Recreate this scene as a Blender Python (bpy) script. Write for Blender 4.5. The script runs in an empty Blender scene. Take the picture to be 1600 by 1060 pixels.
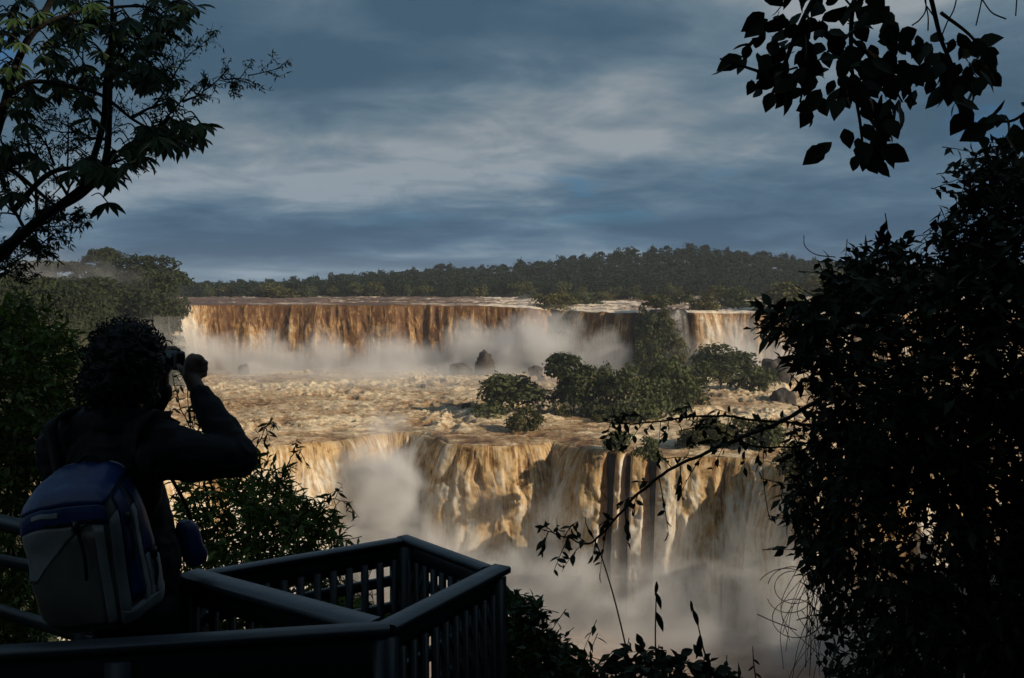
import bpy, math, random
import numpy as np
from mathutils import Matrix, Vector

# ------------------------------------------------------------------ camera, sky, sun, exposure
C = bpy.context.scene
COL = C.collection
F = 1422.0                                   # focal length in pixels of the 1600 px wide photograph
PITCH = math.atan(85 / F)
cam_d = bpy.data.cameras.new('camera')
cam_d.lens = F / 1600 * 36
cam_d.clip_start = 0.05
cam_d.clip_end = 6000
cam = bpy.data.objects.new('camera', cam_d)
COL.objects.link(cam)
cam.location = (0, 0, 0)
cam.rotation_euler = (math.pi / 2 - PITCH, 0, 0)
C.camera = cam

SUN_TO = Vector((0.85, -0.40, 0.42)).normalized()
SUN_EL = math.asin(SUN_TO.z)
SUN_AZ = math.atan2(SUN_TO.x, SUN_TO.y)

W = bpy.data.worlds.new('World')
C.world = W
W.use_nodes = True


def sky_world():
    nt = W.node_tree
    nt.nodes.clear()
    N = lambda t: nt.nodes.new(t)
    L = nt.links.new
    out = N('ShaderNodeOutputWorld')
    sky = N('ShaderNodeTexSky')
    sky.sky_type = 'NISHITA'
    sky.sun_disc = False
    sky.sun_elevation = SUN_EL
    sky.sun_rotation = SUN_AZ
    sky.altitude = 200
    sky.air_density = 1.2
    sky.dust_density = 0.0
    sky.ozone_density = 3.0
    bg = N('ShaderNodeBackground')
    bg.inputs[1].default_value = 0.05
    deep = N('ShaderNodeMix')
    deep.data_type = 'RGBA'
    deep.blend_type = 'MULTIPLY'
    deep.inputs[0].default_value = 1.0
    L(sky.outputs[0], deep.inputs[6])
    deep.inputs[7].default_value = (0.28, 0.70, 1.15, 1)
    L(deep.outputs[2], bg.inputs[0])
    tc = N('ShaderNodeTexCoord')
    sep = N('ShaderNodeSeparateXYZ')
    L(tc.outputs['Generated'], sep.inputs[0])

    def m(op, a, b=None, clamp=False):
        n = N('ShaderNodeMath')
        n.operation = op
        n.use_clamp = clamp
        for i, v in enumerate((a, b)):
            if v is None:
                continue
            if isinstance(v, (int, float)):
                n.inputs[i].default_value = v
            else:
                L(v, n.inputs[i])
        return n.outputs[0]
    zz = m('ADD', m('MAXIMUM', sep.outputs[2], 0.0), 0.16)
    cx = m('DIVIDE', sep.outputs[0], zz)
    cy = m('DIVIDE', sep.outputs[1], zz)
    cmb = N('ShaderNodeCombineXYZ')
    L(cx, cmb.inputs[0])
    L(cy, cmb.inputs[1])

    def noise(scale, detail, rough, sx, sy, off, dist=0.0):
        mp = N('ShaderNodeMapping')
        mp.inputs['Scale'].default_value = (sx, sy, 1)
        mp.inputs['Location'].default_value = off
        mp.inputs['Rotation'].default_value = (0, 0, math.radians(-16))
        L(cmb.outputs[0], mp.inputs[0])
        n = N('ShaderNodeTexNoise')
        n.inputs['Scale'].default_value = scale
        n.inputs['Detail'].default_value = detail
        n.inputs['Roughness'].default_value = rough
        n.inputs['Distortion'].default_value = dist
        L(mp.outputs[0], n.inputs['Vector'])
        return n.outputs['Fac']
    n1 = noise(0.62, 6, 0.46, 0.80, 1.15, (4.6, 3.3, 0), 0.25)
    n3 = noise(2.7, 9, 0.58, 0.9, 1.0, (1.3, 2.2, 5), 0.35)
    n2 = noise(1.2, 6, 0.55, 0.8, 1.0, (6.6, 0.7, 2), 0.3)
    n1 = m('ADD', m('ADD', m('MULTIPLY', m('SUBTRACT', n1, 0.5), 1.75), 0.475), m('MULTIPLY', m('SUBTRACT', n3, 0.5), 0.66))
    # cloud brightness: thin lit parts and heavy grey undersides
    ramp = N('ShaderNodeValToRGB')
    cr = ramp.color_ramp
    cr.elements[0].position = 0.30
    cr.elements[0].color = (0.050, 0.098, 0.150, 1)
    cr.elements[1].position = 0.74
    cr.elements[1].color = (0.27, 0.305, 0.335, 1)
    e = cr.elements.new(0.44)
    e.color = (0.078, 0.134, 0.190, 1)
    e = cr.elements.new(0.56)
    e.color = (0.124, 0.184, 0.236, 1)
    e = cr.elements.new(0.64)
    e.color = (0.182, 0.232, 0.272, 1)
    L(n1, ramp.inputs[0])
    # heavier blue-grey deck towards the horizon, where one looks through more cloud
    hz = N('ShaderNodeMapRange')
    hz.inputs[1].default_value = 0.0
    hz.inputs[2].default_value = 0.16
    hz.inputs[3].default_value = 1.0
    hz.inputs[4].default_value = 0.0
    L(sep.outputs[2], hz.inputs[0])
    mixh = N('ShaderNodeMix')
    mixh.data_type = 'RGBA'
    L(m('MULTIPLY', hz.outputs[0], 0.55), mixh.inputs[0])
    L(ramp.outputs[0], mixh.inputs[6])
    tint = N('ShaderNodeMix')
    tint.data_type = 'RGBA'
    tint.blend_type = 'MULTIPLY'
    tint.inputs[0].default_value = 1.0
    L(ramp.outputs[0], tint.inputs[6])
    tint.inputs[7].default_value = (0.46, 0.82, 1.12, 1)
    L(tint.outputs[2], mixh.inputs[7])
    bc = N('ShaderNodeBackground')
    bc.inputs[1].default_value = 1.0
    L(mixh.outputs[2], bc.inputs[0])
    gap = N('ShaderNodeMapRange')
    gap.interpolation_type = 'SMOOTHSTEP'
    gap.inputs[1].default_value = 0.575
    gap.inputs[2].default_value = 0.68
    L(n2, gap.inputs[0])
    mx = N('ShaderNodeMixShader')
    up = N('ShaderNodeMapRange')
    up.inputs[1].default_value = 0.06
    up.inputs[2].default_value = 0.09
    L(sep.outputs[2], up.inputs[0])
    hi = N('ShaderNodeMapRange')
    hi.inputs[1].default_value = 0.22
    hi.inputs[2].default_value = 0.32
    hi.inputs[3].default_value = 1.0
    hi.inputs[4].default_value = 0.35
    L(sep.outputs[2], hi.inputs[0])
    L(m('MULTIPLY', m('MULTIPLY', gap.outputs[0], up.outputs[0]), m('MULTIPLY', hi.outputs[0], 0.8)), mx.inputs[0])
    L(bc.outputs[0], mx.inputs[1])
    L(bg.outputs[0], mx.inputs[2])
    L(mx.outputs[0], out.inputs[0])


sky_world()
sun_d = bpy.data.lights.new('sun', 'SUN')
sun_d.energy = 5.0
sun_d.angle = math.radians(0.5)
sun_d.color = (1.0, 0.86, 0.67)
sun = bpy.data.objects.new('sun', sun_d)
COL.objects.link(sun)
sun.rotation_euler = SUN_TO.to_track_quat('Z', 'Y').to_euler()
sun.location = SUN_TO * 60

C.view_settings.view_transform = 'Standard'
C.view_settings.look = 'None'
C.view_settings.gamma = 1
C.view_settings.exposure = 0.1
C.view_settings.use_curve_mapping = False
cy = C.cycles
cy.max_bounces = 5
cy.diffuse_bounces = 2
cy.glossy_bounces = 2
cy.transmission_bounces = 2
cy.transparent_max_bounces = 6
cy.volume_bounces = 2
cy.use_denoising = True
cy.use_adaptive_sampling = True
cy.adaptive_threshold = 0.02
cy.sample_clamp_indirect = 4
cy.volume_max_steps = 256

# ------------------------------------------------------------------ helpers
RNG = np.random.default_rng(7)
random.seed(7)


def ray(px, py):
    u, v = (px - 800) / F, (530 - py) / F
    c, s = math.cos(PITCH), math.sin(PITCH)
    return np.array([u, c + v * s, -s + v * c])


def P(px, py, Y):                              # the point seen at a pixel, Y metres away
    d = ray(px, py)
    return d * (Y / d[1])


def PZ(px, py, z):                             # the point seen at a pixel, at height z
    d = ray(px, py)
    return d * (z / d[2])


def _hash(ix, iy, iz, seed):
    h = (ix.astype(np.int64) * 374761393 + iy.astype(np.int64) * 668265263 + iz.astype(np.int64) * 2147483647 + seed * 974634) & 0xffffffff
    h = ((h ^ (h >> 13)) * 1274126177) & 0xffffffff
    h = ((h ^ (h >> 16)) * 2246822519) & 0xffffffff
    return ((h ^ (h >> 15)) & 0xffff) / 65535.0


def vnoise(x, y, z=0.0, seed=0):               # smooth value noise, -1 .. 1
    x, y, z = np.broadcast_arrays(np.asarray(x, float), np.asarray(y, float), np.asarray(z, float))
    x0, y0, z0 = np.floor(x), np.floor(y), np.floor(z)
    fx, fy, fz = x - x0, y - y0, z - z0
    s = lambda t: t * t * t * (t * (t * 6 - 15) + 10)
    fx, fy, fz = s(fx), s(fy), s(fz)
    flat = not np.any(fz)
    r = 0
    for dz in ((0,) if flat else (0, 1)):
        wz = (1 - fz) if dz == 0 else fz
        for dy in (0, 1):
            wy = (1 - fy) if dy == 0 else fy
            for dx in (0, 1):
                wx = (1 - fx) if dx == 0 else fx
                r = r + _hash(x0 + dx, y0 + dy, z0 + dz, seed) * wx * wy * wz
    return r * 2 - 1


def fbm(x, y, z=0.0, oct=4, seed=0, gain=0.5, lac=2.03):
    a, t, r = 1.0, 0.0, 0
    x, y, z = np.asarray(x, float), np.asarray(y, float), np.asarray(z, float)
    for i in range(oct):
        r = r + a * vnoise(x, y, z, seed + i * 17)
        t += a
        a *= gain
        x, y, z = x * lac + 5.2, y * lac + 1.3, z * lac
    return r / t


def sstep(a, b, x):
    t = np.clip((x - a) / (b - a), 0, 1)
    return t * t * (3 - 2 * t)


def unit(v):
    v = np.asarray(v, float)
    return v / np.maximum(np.linalg.norm(v, axis=-1, keepdims=True), 1e-9)


def mesh(name, V, Fs, mat=None, smooth=False, attrs=None, uv=None, mats=None, midx=None):
    """Fs: a list of int arrays (n,3)/(n,4), or one such array"""
    me = bpy.data.meshes.new(name)
    V = np.asarray(V, np.float32)
    if isinstance(Fs, np.ndarray):
        Fs = [Fs]
    Fs = [np.asarray(f, np.int32) for f in Fs if len(f)]
    sizes = np.concatenate([np.full(len(f), f.shape[1], np.int32) for f in Fs])
    loops = np.concatenate([f.ravel() for f in Fs])
    me.vertices.add(len(V))
    me.vertices.foreach_set('co', V.ravel())
    me.loops.add(len(loops))
    me.loops.foreach_set('vertex_index', loops)
    me.polygons.add(len(sizes))
    st = np.zeros(len(sizes), np.int32)
    st[1:] = np.cumsum(sizes)[:-1]
    me.polygons.foreach_set('loop_start', st)
    me.polygons.foreach_set('loop_total', sizes)
    if smooth:
        me.polygons.foreach_set('use_smooth', np.ones(len(sizes), bool))
    if uv is not None:
        l = me.uv_layers.new(name='flow')
        l.data.foreach_set('uv', np.asarray(uv, np.float32)[loops].ravel())
    for k, a in (attrs or {}).items():
        at = me.attributes.new(k, 'FLOAT', 'POINT')
        at.data.foreach_set('value', np.asarray(a, np.float32).ravel())
    for mm in (mats or ([mat] if mat else [])):
        me.materials.append(mm)
    if midx is not None:
        me.polygons.foreach_set('material_index', np.asarray(midx, np.int32))
    me.update(calc_edges=True)
    me.validate()
    return me


def link(name, me, parent=None, M=None):
    o = bpy.data.objects.new(name, me)
    COL.objects.link(o)
    if parent is not None:
        o.parent = parent
    if M is not None:
        o.matrix_basis = M
    return o


def part(name, me, root):                      # a part whose mesh was built in world coordinates
    top, off = root, Vector((0, 0, 0))
    while top is not None:
        off += Vector(top.location)
        top = top.parent
    return link(name, me, root, Matrix.Translation(-off))


def tag(o, label=None, cat=None, group=None, kind=None):
    if label:
        o['label'] = label
    if cat:
        o['category'] = cat
    if group:
        o['group'] = group
    if kind:
        o['kind'] = kind
    return o


def thing(name, loc, label, cat, group=None):
    o = bpy.data.objects.new(name, None)
    o.empty_display_size = 0.2
    COL.objects.link(o)
    o.location = tuple(float(a) for a in loc)
    return tag(o, label, cat, group)


def copy_thing(r):
    n = r.copy()
    COL.objects.link(n)
    for ch in r.children:
        c = ch.copy()
        COL.objects.link(c)
        c.parent = n
        for g in ch.children:
            d = g.copy()
            COL.objects.link(d)
            d.parent = c
    return n


class MB:                                      # collects vertices and faces of one mesh
    def __init__(s):
        s.v, s.t, s.q, s.n = [], [], [], 0

    def add(s, V, f):
        V = np.asarray(V, float)
        f = np.asarray(f, int)
        (s.q if f.shape[1] == 4 else s.t).append(f + s.n)
        s.v.append(V)
        s.n += len(V)

    def tube(s, pts, r, sides=6, cap=True):
        pts = np.asarray(pts, float)
        n = len(pts)
        r = np.broadcast_to(np.asarray(r, float), (n,))
        T = unit(np.gradient(pts, axis=0))
        ref = np.array([0.31, 0.17, 0.93])
        if abs(unit(T.mean(0)) @ unit(ref)) > 0.92:
            ref = np.array([0.9, 0.3, 0.1])
        A = unit(np.cross(T, ref))
        B = np.cross(T, A)
        a = np.arange(sides) * 2 * np.pi / sides
        V = pts[:, None] + r[:, None, None] * (np.cos(a)[None, :, None] * A[:, None] + np.sin(a)[None, :, None] * B[:, None])
        V = V.reshape(-1, 3)
        i = np.arange(n - 1)[:, None] * sides
        j = np.arange(sides)[None]
        k = (j + 1) % sides
        f = np.stack([i + j, i + k, i + sides + k, i + sides + j], -1).reshape(-1, 4)
        s.add(V, f)
        if cap:
            for e, rr in ((0, -1), (n - 1, 1)):
                ring = V[e * sides:(e + 1) * sides]
                c = np.vstack([ring, pts[e] + T[e] * r[e] * 0.35 * rr])
                jj = np.arange(sides)
                kk = (jj + 1) % sides
                cc = np.full(sides, sides)
                s.add(c, np.stack([kk, jj, cc] if rr < 0 else [jj, kk, cc], -1))
        return s

    def box(s, o, ax, ay, az):                  # o: centre; half-extent vectors
        o, ax, ay, az = (np.asarray(a, float) for a in (o, ax, ay, az))
        V = [o + i * ax + j * ay + k * az for i in (-1, 1) for j in (-1, 1) for k in (-1, 1)]
        f = [(0, 1, 3, 2), (4, 6, 7, 5), (0, 4, 5, 1), (2, 3, 7, 6), (0, 2, 6, 4), (1, 5, 7, 3)]
        s.add(V, f)
        return s

    def ball(s, c, r, seg=16, rings=10, rot=None):
        c = np.asarray(c, float)
        r = np.broadcast_to(np.asarray(r, float), (3,))
        th = np.linspace(0, np.pi, rings + 1)[1:-1]
        ph = np.arange(seg) * 2 * np.pi / seg
        V = np.stack([np.sin(th)[:, None] * np.cos(ph), np.sin(th)[:, None] * np.sin(ph), np.cos(th)[:, None] * np.ones(seg)], -1).reshape(-1, 3)
        V = np.vstack([V, [[0, 0, 1], [0, 0, -1]]]) * r
        if rot is not None:
            V = V @ np.array(rot).T
        i = np.arange(rings - 2)[:, None] * seg
        j = np.arange(seg)[None]
        k = (j + 1) % seg
        top, bot = len(V) - 2, len(V) - 1
        j1 = np.arange(seg)
        k1 = (j1 + 1) % seg
        b = (rings - 2) * seg
        s.add(V + c, np.stack([i + j, i + seg + j, i + seg + k, i + k], -1).reshape(-1, 4))
        n0 = s.n - len(V)
        s.t.append(np.stack([np.full(seg, top), j1, k1], -1) + n0)
        s.t.append(np.stack([np.full(seg, bot), b + k1, b + j1], -1) + n0)
        return s

    def data(s):
        fs = []
        if s.q:
            fs.append(np.vstack(s.q))
        if s.t:
            fs.append(np.vstack(s.t))
        return np.vstack(s.v), fs

    def mesh(s, name, mat, smooth=False, attrs=None):
        V, fs = s.data()
        return mesh(name, V, fs, mat, smooth, attrs)


def spline(pts, n=8):                          # Catmull-Rom through points
    p = np.asarray(pts, float)
    p = np.vstack([2 * p[0] - p[1], p, 2 * p[-1] - p[-2]])
    out = []
    for i in range(1, len(p) - 2):
        t = np.linspace(0, 1, n, endpoint=False)[:, None]
        a, b, c, d = p[i - 1], p[i], p[i + 1], p[i + 2]
        out.append(0.5 * (2 * b + (c - a) * t + (2 * a - 5 * b + 4 * c - d) * t ** 2 + (3 * b - a - 3 * c + d) * t ** 3))
    out.append(p[-2][None])
    return np.vstack(out)


def resample(pts, step):
    d = np.r_[0, np.cumsum(np.linalg.norm(np.diff(pts, axis=0), axis=1))]
    n = max(2, int(d[-1] / step) + 1)
    t = np.linspace(0, d[-1], n)
    return np.stack([np.interp(t, d, pts[:, k]) for k in range(pts.shape[1])], -1)


# ------------------------------------------------------------------ materials
def mat_new(name):
    m = bpy.data.materials.new(name)
    m.use_nodes = True
    nt = m.node_tree
    b = nt.nodes['Principled BSDF']
    return m, nt, b


def nd(nt, t, **kw):
    n = nt.nodes.new(t)
    for k, v in kw.items():
        setattr(n, k, v)
    return n


def mathn(nt, op, a, b=None, c=None, clamp=False):
    n = nt.nodes.new('ShaderNodeMath')
    n.operation = op
    n.use_clamp = clamp
    for i, v in enumerate((a, b, c)):
        if v is None:
            continue
        if isinstance(v, (int, float)):
            n.inputs[i].default_value = v
        else:
            nt.links.new(v, n.inputs[i])
    return n.outputs[0]


def mixc(nt, f, a, b, mode='MIX'):
    n = nt.nodes.new('ShaderNodeMix')
    n.data_type = 'RGBA'
    n.blend_type = mode
    for i, v in ((0, f), (6, a), (7, b)):
        if isinstance(v, (int, float)):
            n.inputs[i].default_value = v
        elif isinstance(v, tuple):
            n.inputs[i].default_value = v + (1,) if len(v) == 3 else v
        else:
            nt.links.new(v, n.inputs[i])
    return n.outputs[2]


def noisen(nt, vec, scale, detail=4, rough=0.55, dist=0.0):
    n = nt.nodes.new('ShaderNodeTexNoise')
    n.inputs['Scale'].default_value = scale
    n.inputs['Detail'].default_value = detail
    n.inputs['Roughness'].default_value = rough
    n.inputs['Distortion'].default_value = dist
    if vec is not None:
        nt.links.new(vec, n.inputs['Vector'])
    return n.outputs['Fac']


def mapr(nt, v, a, b, c=0.0, d=1.0, smooth=True):
    n = nt.nodes.new('ShaderNodeMapRange')
    n.interpolation_type = 'SMOOTHSTEP' if smooth else 'LINEAR'
    for i, x in enumerate((a, b, c, d)):
        n.inputs[i + 1].default_value = x
    nt.links.new(v, n.inputs[0])
    return n.outputs[0]


def coords(nt, kind='Object', scale=(1, 1, 1)):
    tc = nt.nodes.new('ShaderNodeTexCoord')
    if scale == (1, 1, 1):
        return tc.outputs[kind]
    mp = nt.nodes.new('ShaderNodeMapping')
    mp.inputs['Scale'].default_value = scale
    nt.links.new(tc.outputs[kind], mp.inputs[0])
    return mp.outputs[0]


def world_pos(nt, scale=(1, 1, 1)):
    g = nt.nodes.new('ShaderNodeNewGeometry')
    if scale == (1, 1, 1):
        return g.outputs['Position']
    mp = nt.nodes.new('ShaderNodeMapping')
    mp.inputs['Scale'].default_value = scale
    nt.links.new(g.outputs['Position'], mp.inputs[0])
    return mp.outputs[0]


def attrn(nt, name):
    a = nt.nodes.new('ShaderNodeAttribute')
    a.attribute_name = name
    return a.outputs['Fac']


def bumpn(nt, b, h, strength, dist):
    n = nt.nodes.new('ShaderNodeBump')
    n.inputs['Strength'].default_value = strength
    n.inputs['Distance'].default_value = dist
    nt.links.new(h, n.inputs['Height'])
    nt.links.new(n.outputs[0], b.inputs['Normal'])


def simple(name, col, rough=0.6, spec=0.5, var=0.25, nscale=8.0, bump=0.0, bscale=30.0, bdist=0.002, col2=None, stretch=(1, 1, 1), coat=0.0):
    m, nt, b = mat_new(name)
    v = coords(nt, 'Object', stretch)
    f = noisen(nt, v, nscale, 5, 0.6)
    c2 = col2 or tuple(x * (1 - var) for x in col)
    nt.links.new(mixc(nt, mapr(nt, f, 0.35, 0.65), col, c2), b.inputs['Base Color'])
    b.inputs['Roughness'].default_value = rough
    b.inputs['Specular IOR Level'].default_value = spec
    b.inputs['Coat Weight'].default_value = coat
    if bump:
        bumpn(nt, b, noisen(nt, v, bscale, 4, 0.6), bump, bdist)
    return m


def leaf_mat(name, dark, light, rough=0.55, transl=0.25, spec=0.3):
    m, nt, b = mat_new(name)
    a = attrn(nt, 'tint')
    oi = nd(nt, 'ShaderNodeObjectInfo')
    f = mathn(nt, 'ADD', mathn(nt, 'MULTIPLY', oi.outputs['Random'], 0.35), mathn(nt, 'MULTIPLY', a, 0.8), clamp=True)
    col = mixc(nt, f, dark, light)
    nt.links.new(col, b.inputs['Base Color'])
    b.inputs['Roughness'].default_value = rough
    b.inputs['Specular IOR Level'].default_value = spec
    if transl:
        tr = nd(nt, 'ShaderNodeBsdfTranslucent')
        nt.links.new(mixc(nt, 0.5, col, (light[0] * 1.3, light[1] * 1.3, light[2] * 0.6)), tr.inputs[0])
        mx = nd(nt, 'ShaderNodeMixShader')
        mx.inputs[0].default_value = transl
        nt.links.new(b.outputs[0], mx.inputs[1])
        nt.links.new(tr.outputs[0], mx.inputs[2])
        nt.links.new(mx.outputs[0], nt.nodes['Material Output'].inputs[0])
    return m


M = {}
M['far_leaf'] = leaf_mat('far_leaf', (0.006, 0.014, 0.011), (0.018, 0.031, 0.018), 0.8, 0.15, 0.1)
M['tree_leaf'] = leaf_mat('tree_leaf', (0.028, 0.040, 0.016), (0.075, 0.085, 0.032), 0.7, 0.2, 0.15)
M['olive_leaf'] = leaf_mat('olive_leaf', (0.038, 0.042, 0.014), (0.090, 0.084, 0.028), 0.7, 0.2, 0.15)
M['bank_leaf'] = leaf_mat('bank_leaf', (0.012, 0.020, 0.010), (0.034, 0.042, 0.017), 0.8, 0.12, 0.1)
M['rust_leaf'] = leaf_mat('rust_leaf', (0.040, 0.026, 0.014), (0.070, 0.042, 0.020), 0.7, 0.2, 0.15)
M['near_leaf'] = leaf_mat('near_leaf', (0.012, 0.026, 0.008), (0.042, 0.078, 0.016), 0.5, 0.15, 0.25)
M['dark_leaf'] = leaf_mat('dark_leaf', (0.010, 0.015, 0.007), (0.026, 0.036, 0.012), 0.6, 0.06, 0.15)
M['green_leaf'] = leaf_mat('green_leaf', (0.042, 0.075, 0.015), (0.13, 0.19, 0.030), 0.5, 0.3, 0.3)
M['bark'] = simple('bark', (0.020, 0.017, 0.014), 0.9, 0.2, 0.5, 6, 0.6, 25, 0.02)
M['far_bark'] = simple('far_bark', (0.10, 0.085, 0.07), 0.9, 0.2, 0.4, 2)
M['twig'] = simple('twig', (0.022, 0.018, 0.013), 0.9, 0.2, 0.4, 20)
# ------------------------------------------------------------------ water
def water_mat(name, deep, mid, foam, stretch, scale, use_uv, lo=0.32, hi=0.72, bump=1.0, bd=0.5, rough=0.45):
    m, nt, b = mat_new(name)
    if use_uv:
        tc = nd(nt, 'ShaderNodeTexCoord')
        mp = nd(nt, 'ShaderNodeMapping')
        mp.inputs['Scale'].default_value = stretch
        nt.links.new(tc.outputs['UV'], mp.inputs[0])
        v = mp.outputs[0]
    else:
        v = world_pos(nt, stretch)
    n = noisen(nt, v, scale, 8, 0.66, 0.9)
    n2 = noisen(nt, v, scale * 3.1, 5, 0.65, 0.6)
    a = attrn(nt, 'foam')
    f = mathn(nt, 'ADD', mathn(nt, 'MULTIPLY', a, 0.75), mathn(nt, 'MULTIPLY', mathn(nt, 'SUBTRACT', n, 0.5), 1.5))
    f = mathn(nt, 'ADD', f, mathn(nt, 'MULTIPLY', mathn(nt, 'SUBTRACT', n2, 0.5), 0.7))
    if use_uv:
        mp2 = nd(nt, 'ShaderNodeMapping')
        mp2.inputs['Scale'].default_value = (1.0, 0.055, 1)
        nt.links.new(tc.outputs['UV'], mp2.inputs[0])
        n3 = noisen(nt, mp2.outputs[0], 1.1, 6, 0.65, 0.2)
        f = mathn(nt, 'ADD', f, mathn(nt, 'MULTIPLY', mathn(nt, 'SUBTRACT', n3, 0.5), 1.9))
    else:
        n3 = noisen(nt, world_pos(nt, (0.5, 1, 1)), scale * 0.38, 4, 0.6, 1.2)
        f = mathn(nt, 'ADD', f, mathn(nt, 'MULTIPLY', mathn(nt, 'SUBTRACT', n3, 0.5), 0.9))
    c = mixc(nt, mapr(nt, f, 0.0, lo + 0.05), deep, mid)
    c = mixc(nt, mapr(nt, f, lo, hi), c, foam)
    nt.links.new(c, b.inputs['Base Color'])
    b.inputs['Roughness'].default_value = rough
    b.inputs['Specular IOR Level'].default_value = 0.35
    h = mathn(nt, 'ADD', n, mathn(nt, 'MULTIPLY', n2, 0.45))
    bumpn(nt, b, h, bump, bd)
    if use_uv:
        tr = nd(nt, 'ShaderNodeBsdfTranslucent')
        nt.links.new(mixc(nt, 0.5, c, (0.80, 0.42, 0.12), 'MULTIPLY'), tr.inputs[0])
        mx = nd(nt, 'ShaderNodeMixShader')
        mx.inputs[0].default_value = 0.40
        nt.links.new(b.outputs[0], mx.inputs[1])
        nt.links.new(tr.outputs[0], mx.inputs[2])
        nt.links.new(mx.outputs[0], nt.nodes['Material Output'].inputs[0])
    return m


DEEP, MID, FOAM = (0.16, 0.078, 0.034), (0.36, 0.225, 0.115), (0.80, 0.66, 0.46)
M['rapids'] = water_mat('rapids', (0.12, 0.060, 0.027), (0.31, 0.19, 0.092), (0.74, 0.60, 0.40), (0.7, 1.0, 1), 0.50, False, 0.30, 0.95, 1.0, 0.9)
M['river_far'] = water_mat('river_far', (0.10, 0.055, 0.033), (0.20, 0.125, 0.08), (0.74, 0.62, 0.48), (0.30, 0.8, 1), 0.16, False, 0.42, 0.80, 0.8, 0.6)
M['fall'] = water_mat('fall', (0.29, 0.145, 0.048), (0.68, 0.45, 0.20), (0.94, 0.87, 0.73), (1, 0.36, 1), 0.36, True, 0.32, 0.92, 0.6, 0.6, 0.6)
M['fall_brown'] = water_mat('fall_brown', (0.17, 0.075, 0.026), (0.50, 0.28, 0.10), (0.90, 0.80, 0.62), (1, 0.36, 1), 0.36, True, 0.32, 0.92, 0.6, 0.6, 0.6)
M['pool'] = water_mat('pool', (0.24, 0.15, 0.105), (0.33, 0.22, 0.155), (0.60, 0.48, 0.38), (0.7, 1, 1), 0.16, False, 0.42, 1.05, 0.7, 0.35, 0.4)
M['rock'] = simple('rock', (0.055, 0.043, 0.034), 0.75, 0.4, 0.6, 0.35, 1.0, 1.2, 0.5)
M['soil'] = simple('soil', (0.045, 0.040, 0.022), 0.9, 0.2, 0.6, 0.15, 0.8, 1.5, 0.3, col2=(0.022, 0.032, 0.012))
M['wetrock'] = simple('wetrock', (0.040, 0.034, 0.030), 0.4, 0.5, 0.6, 0.25, 1.0, 0.8, 0.6, stretch=(1, 1, 0.4))


def gridf(nr, nc):
    i = np.arange(nr - 1)[:, None] * nc
    j = np.arange(nc - 1)[None]
    return np.stack([i + j, i + j + 1, i + nc + j + 1, i + nc + j], -1).reshape(-1, 4)


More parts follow.
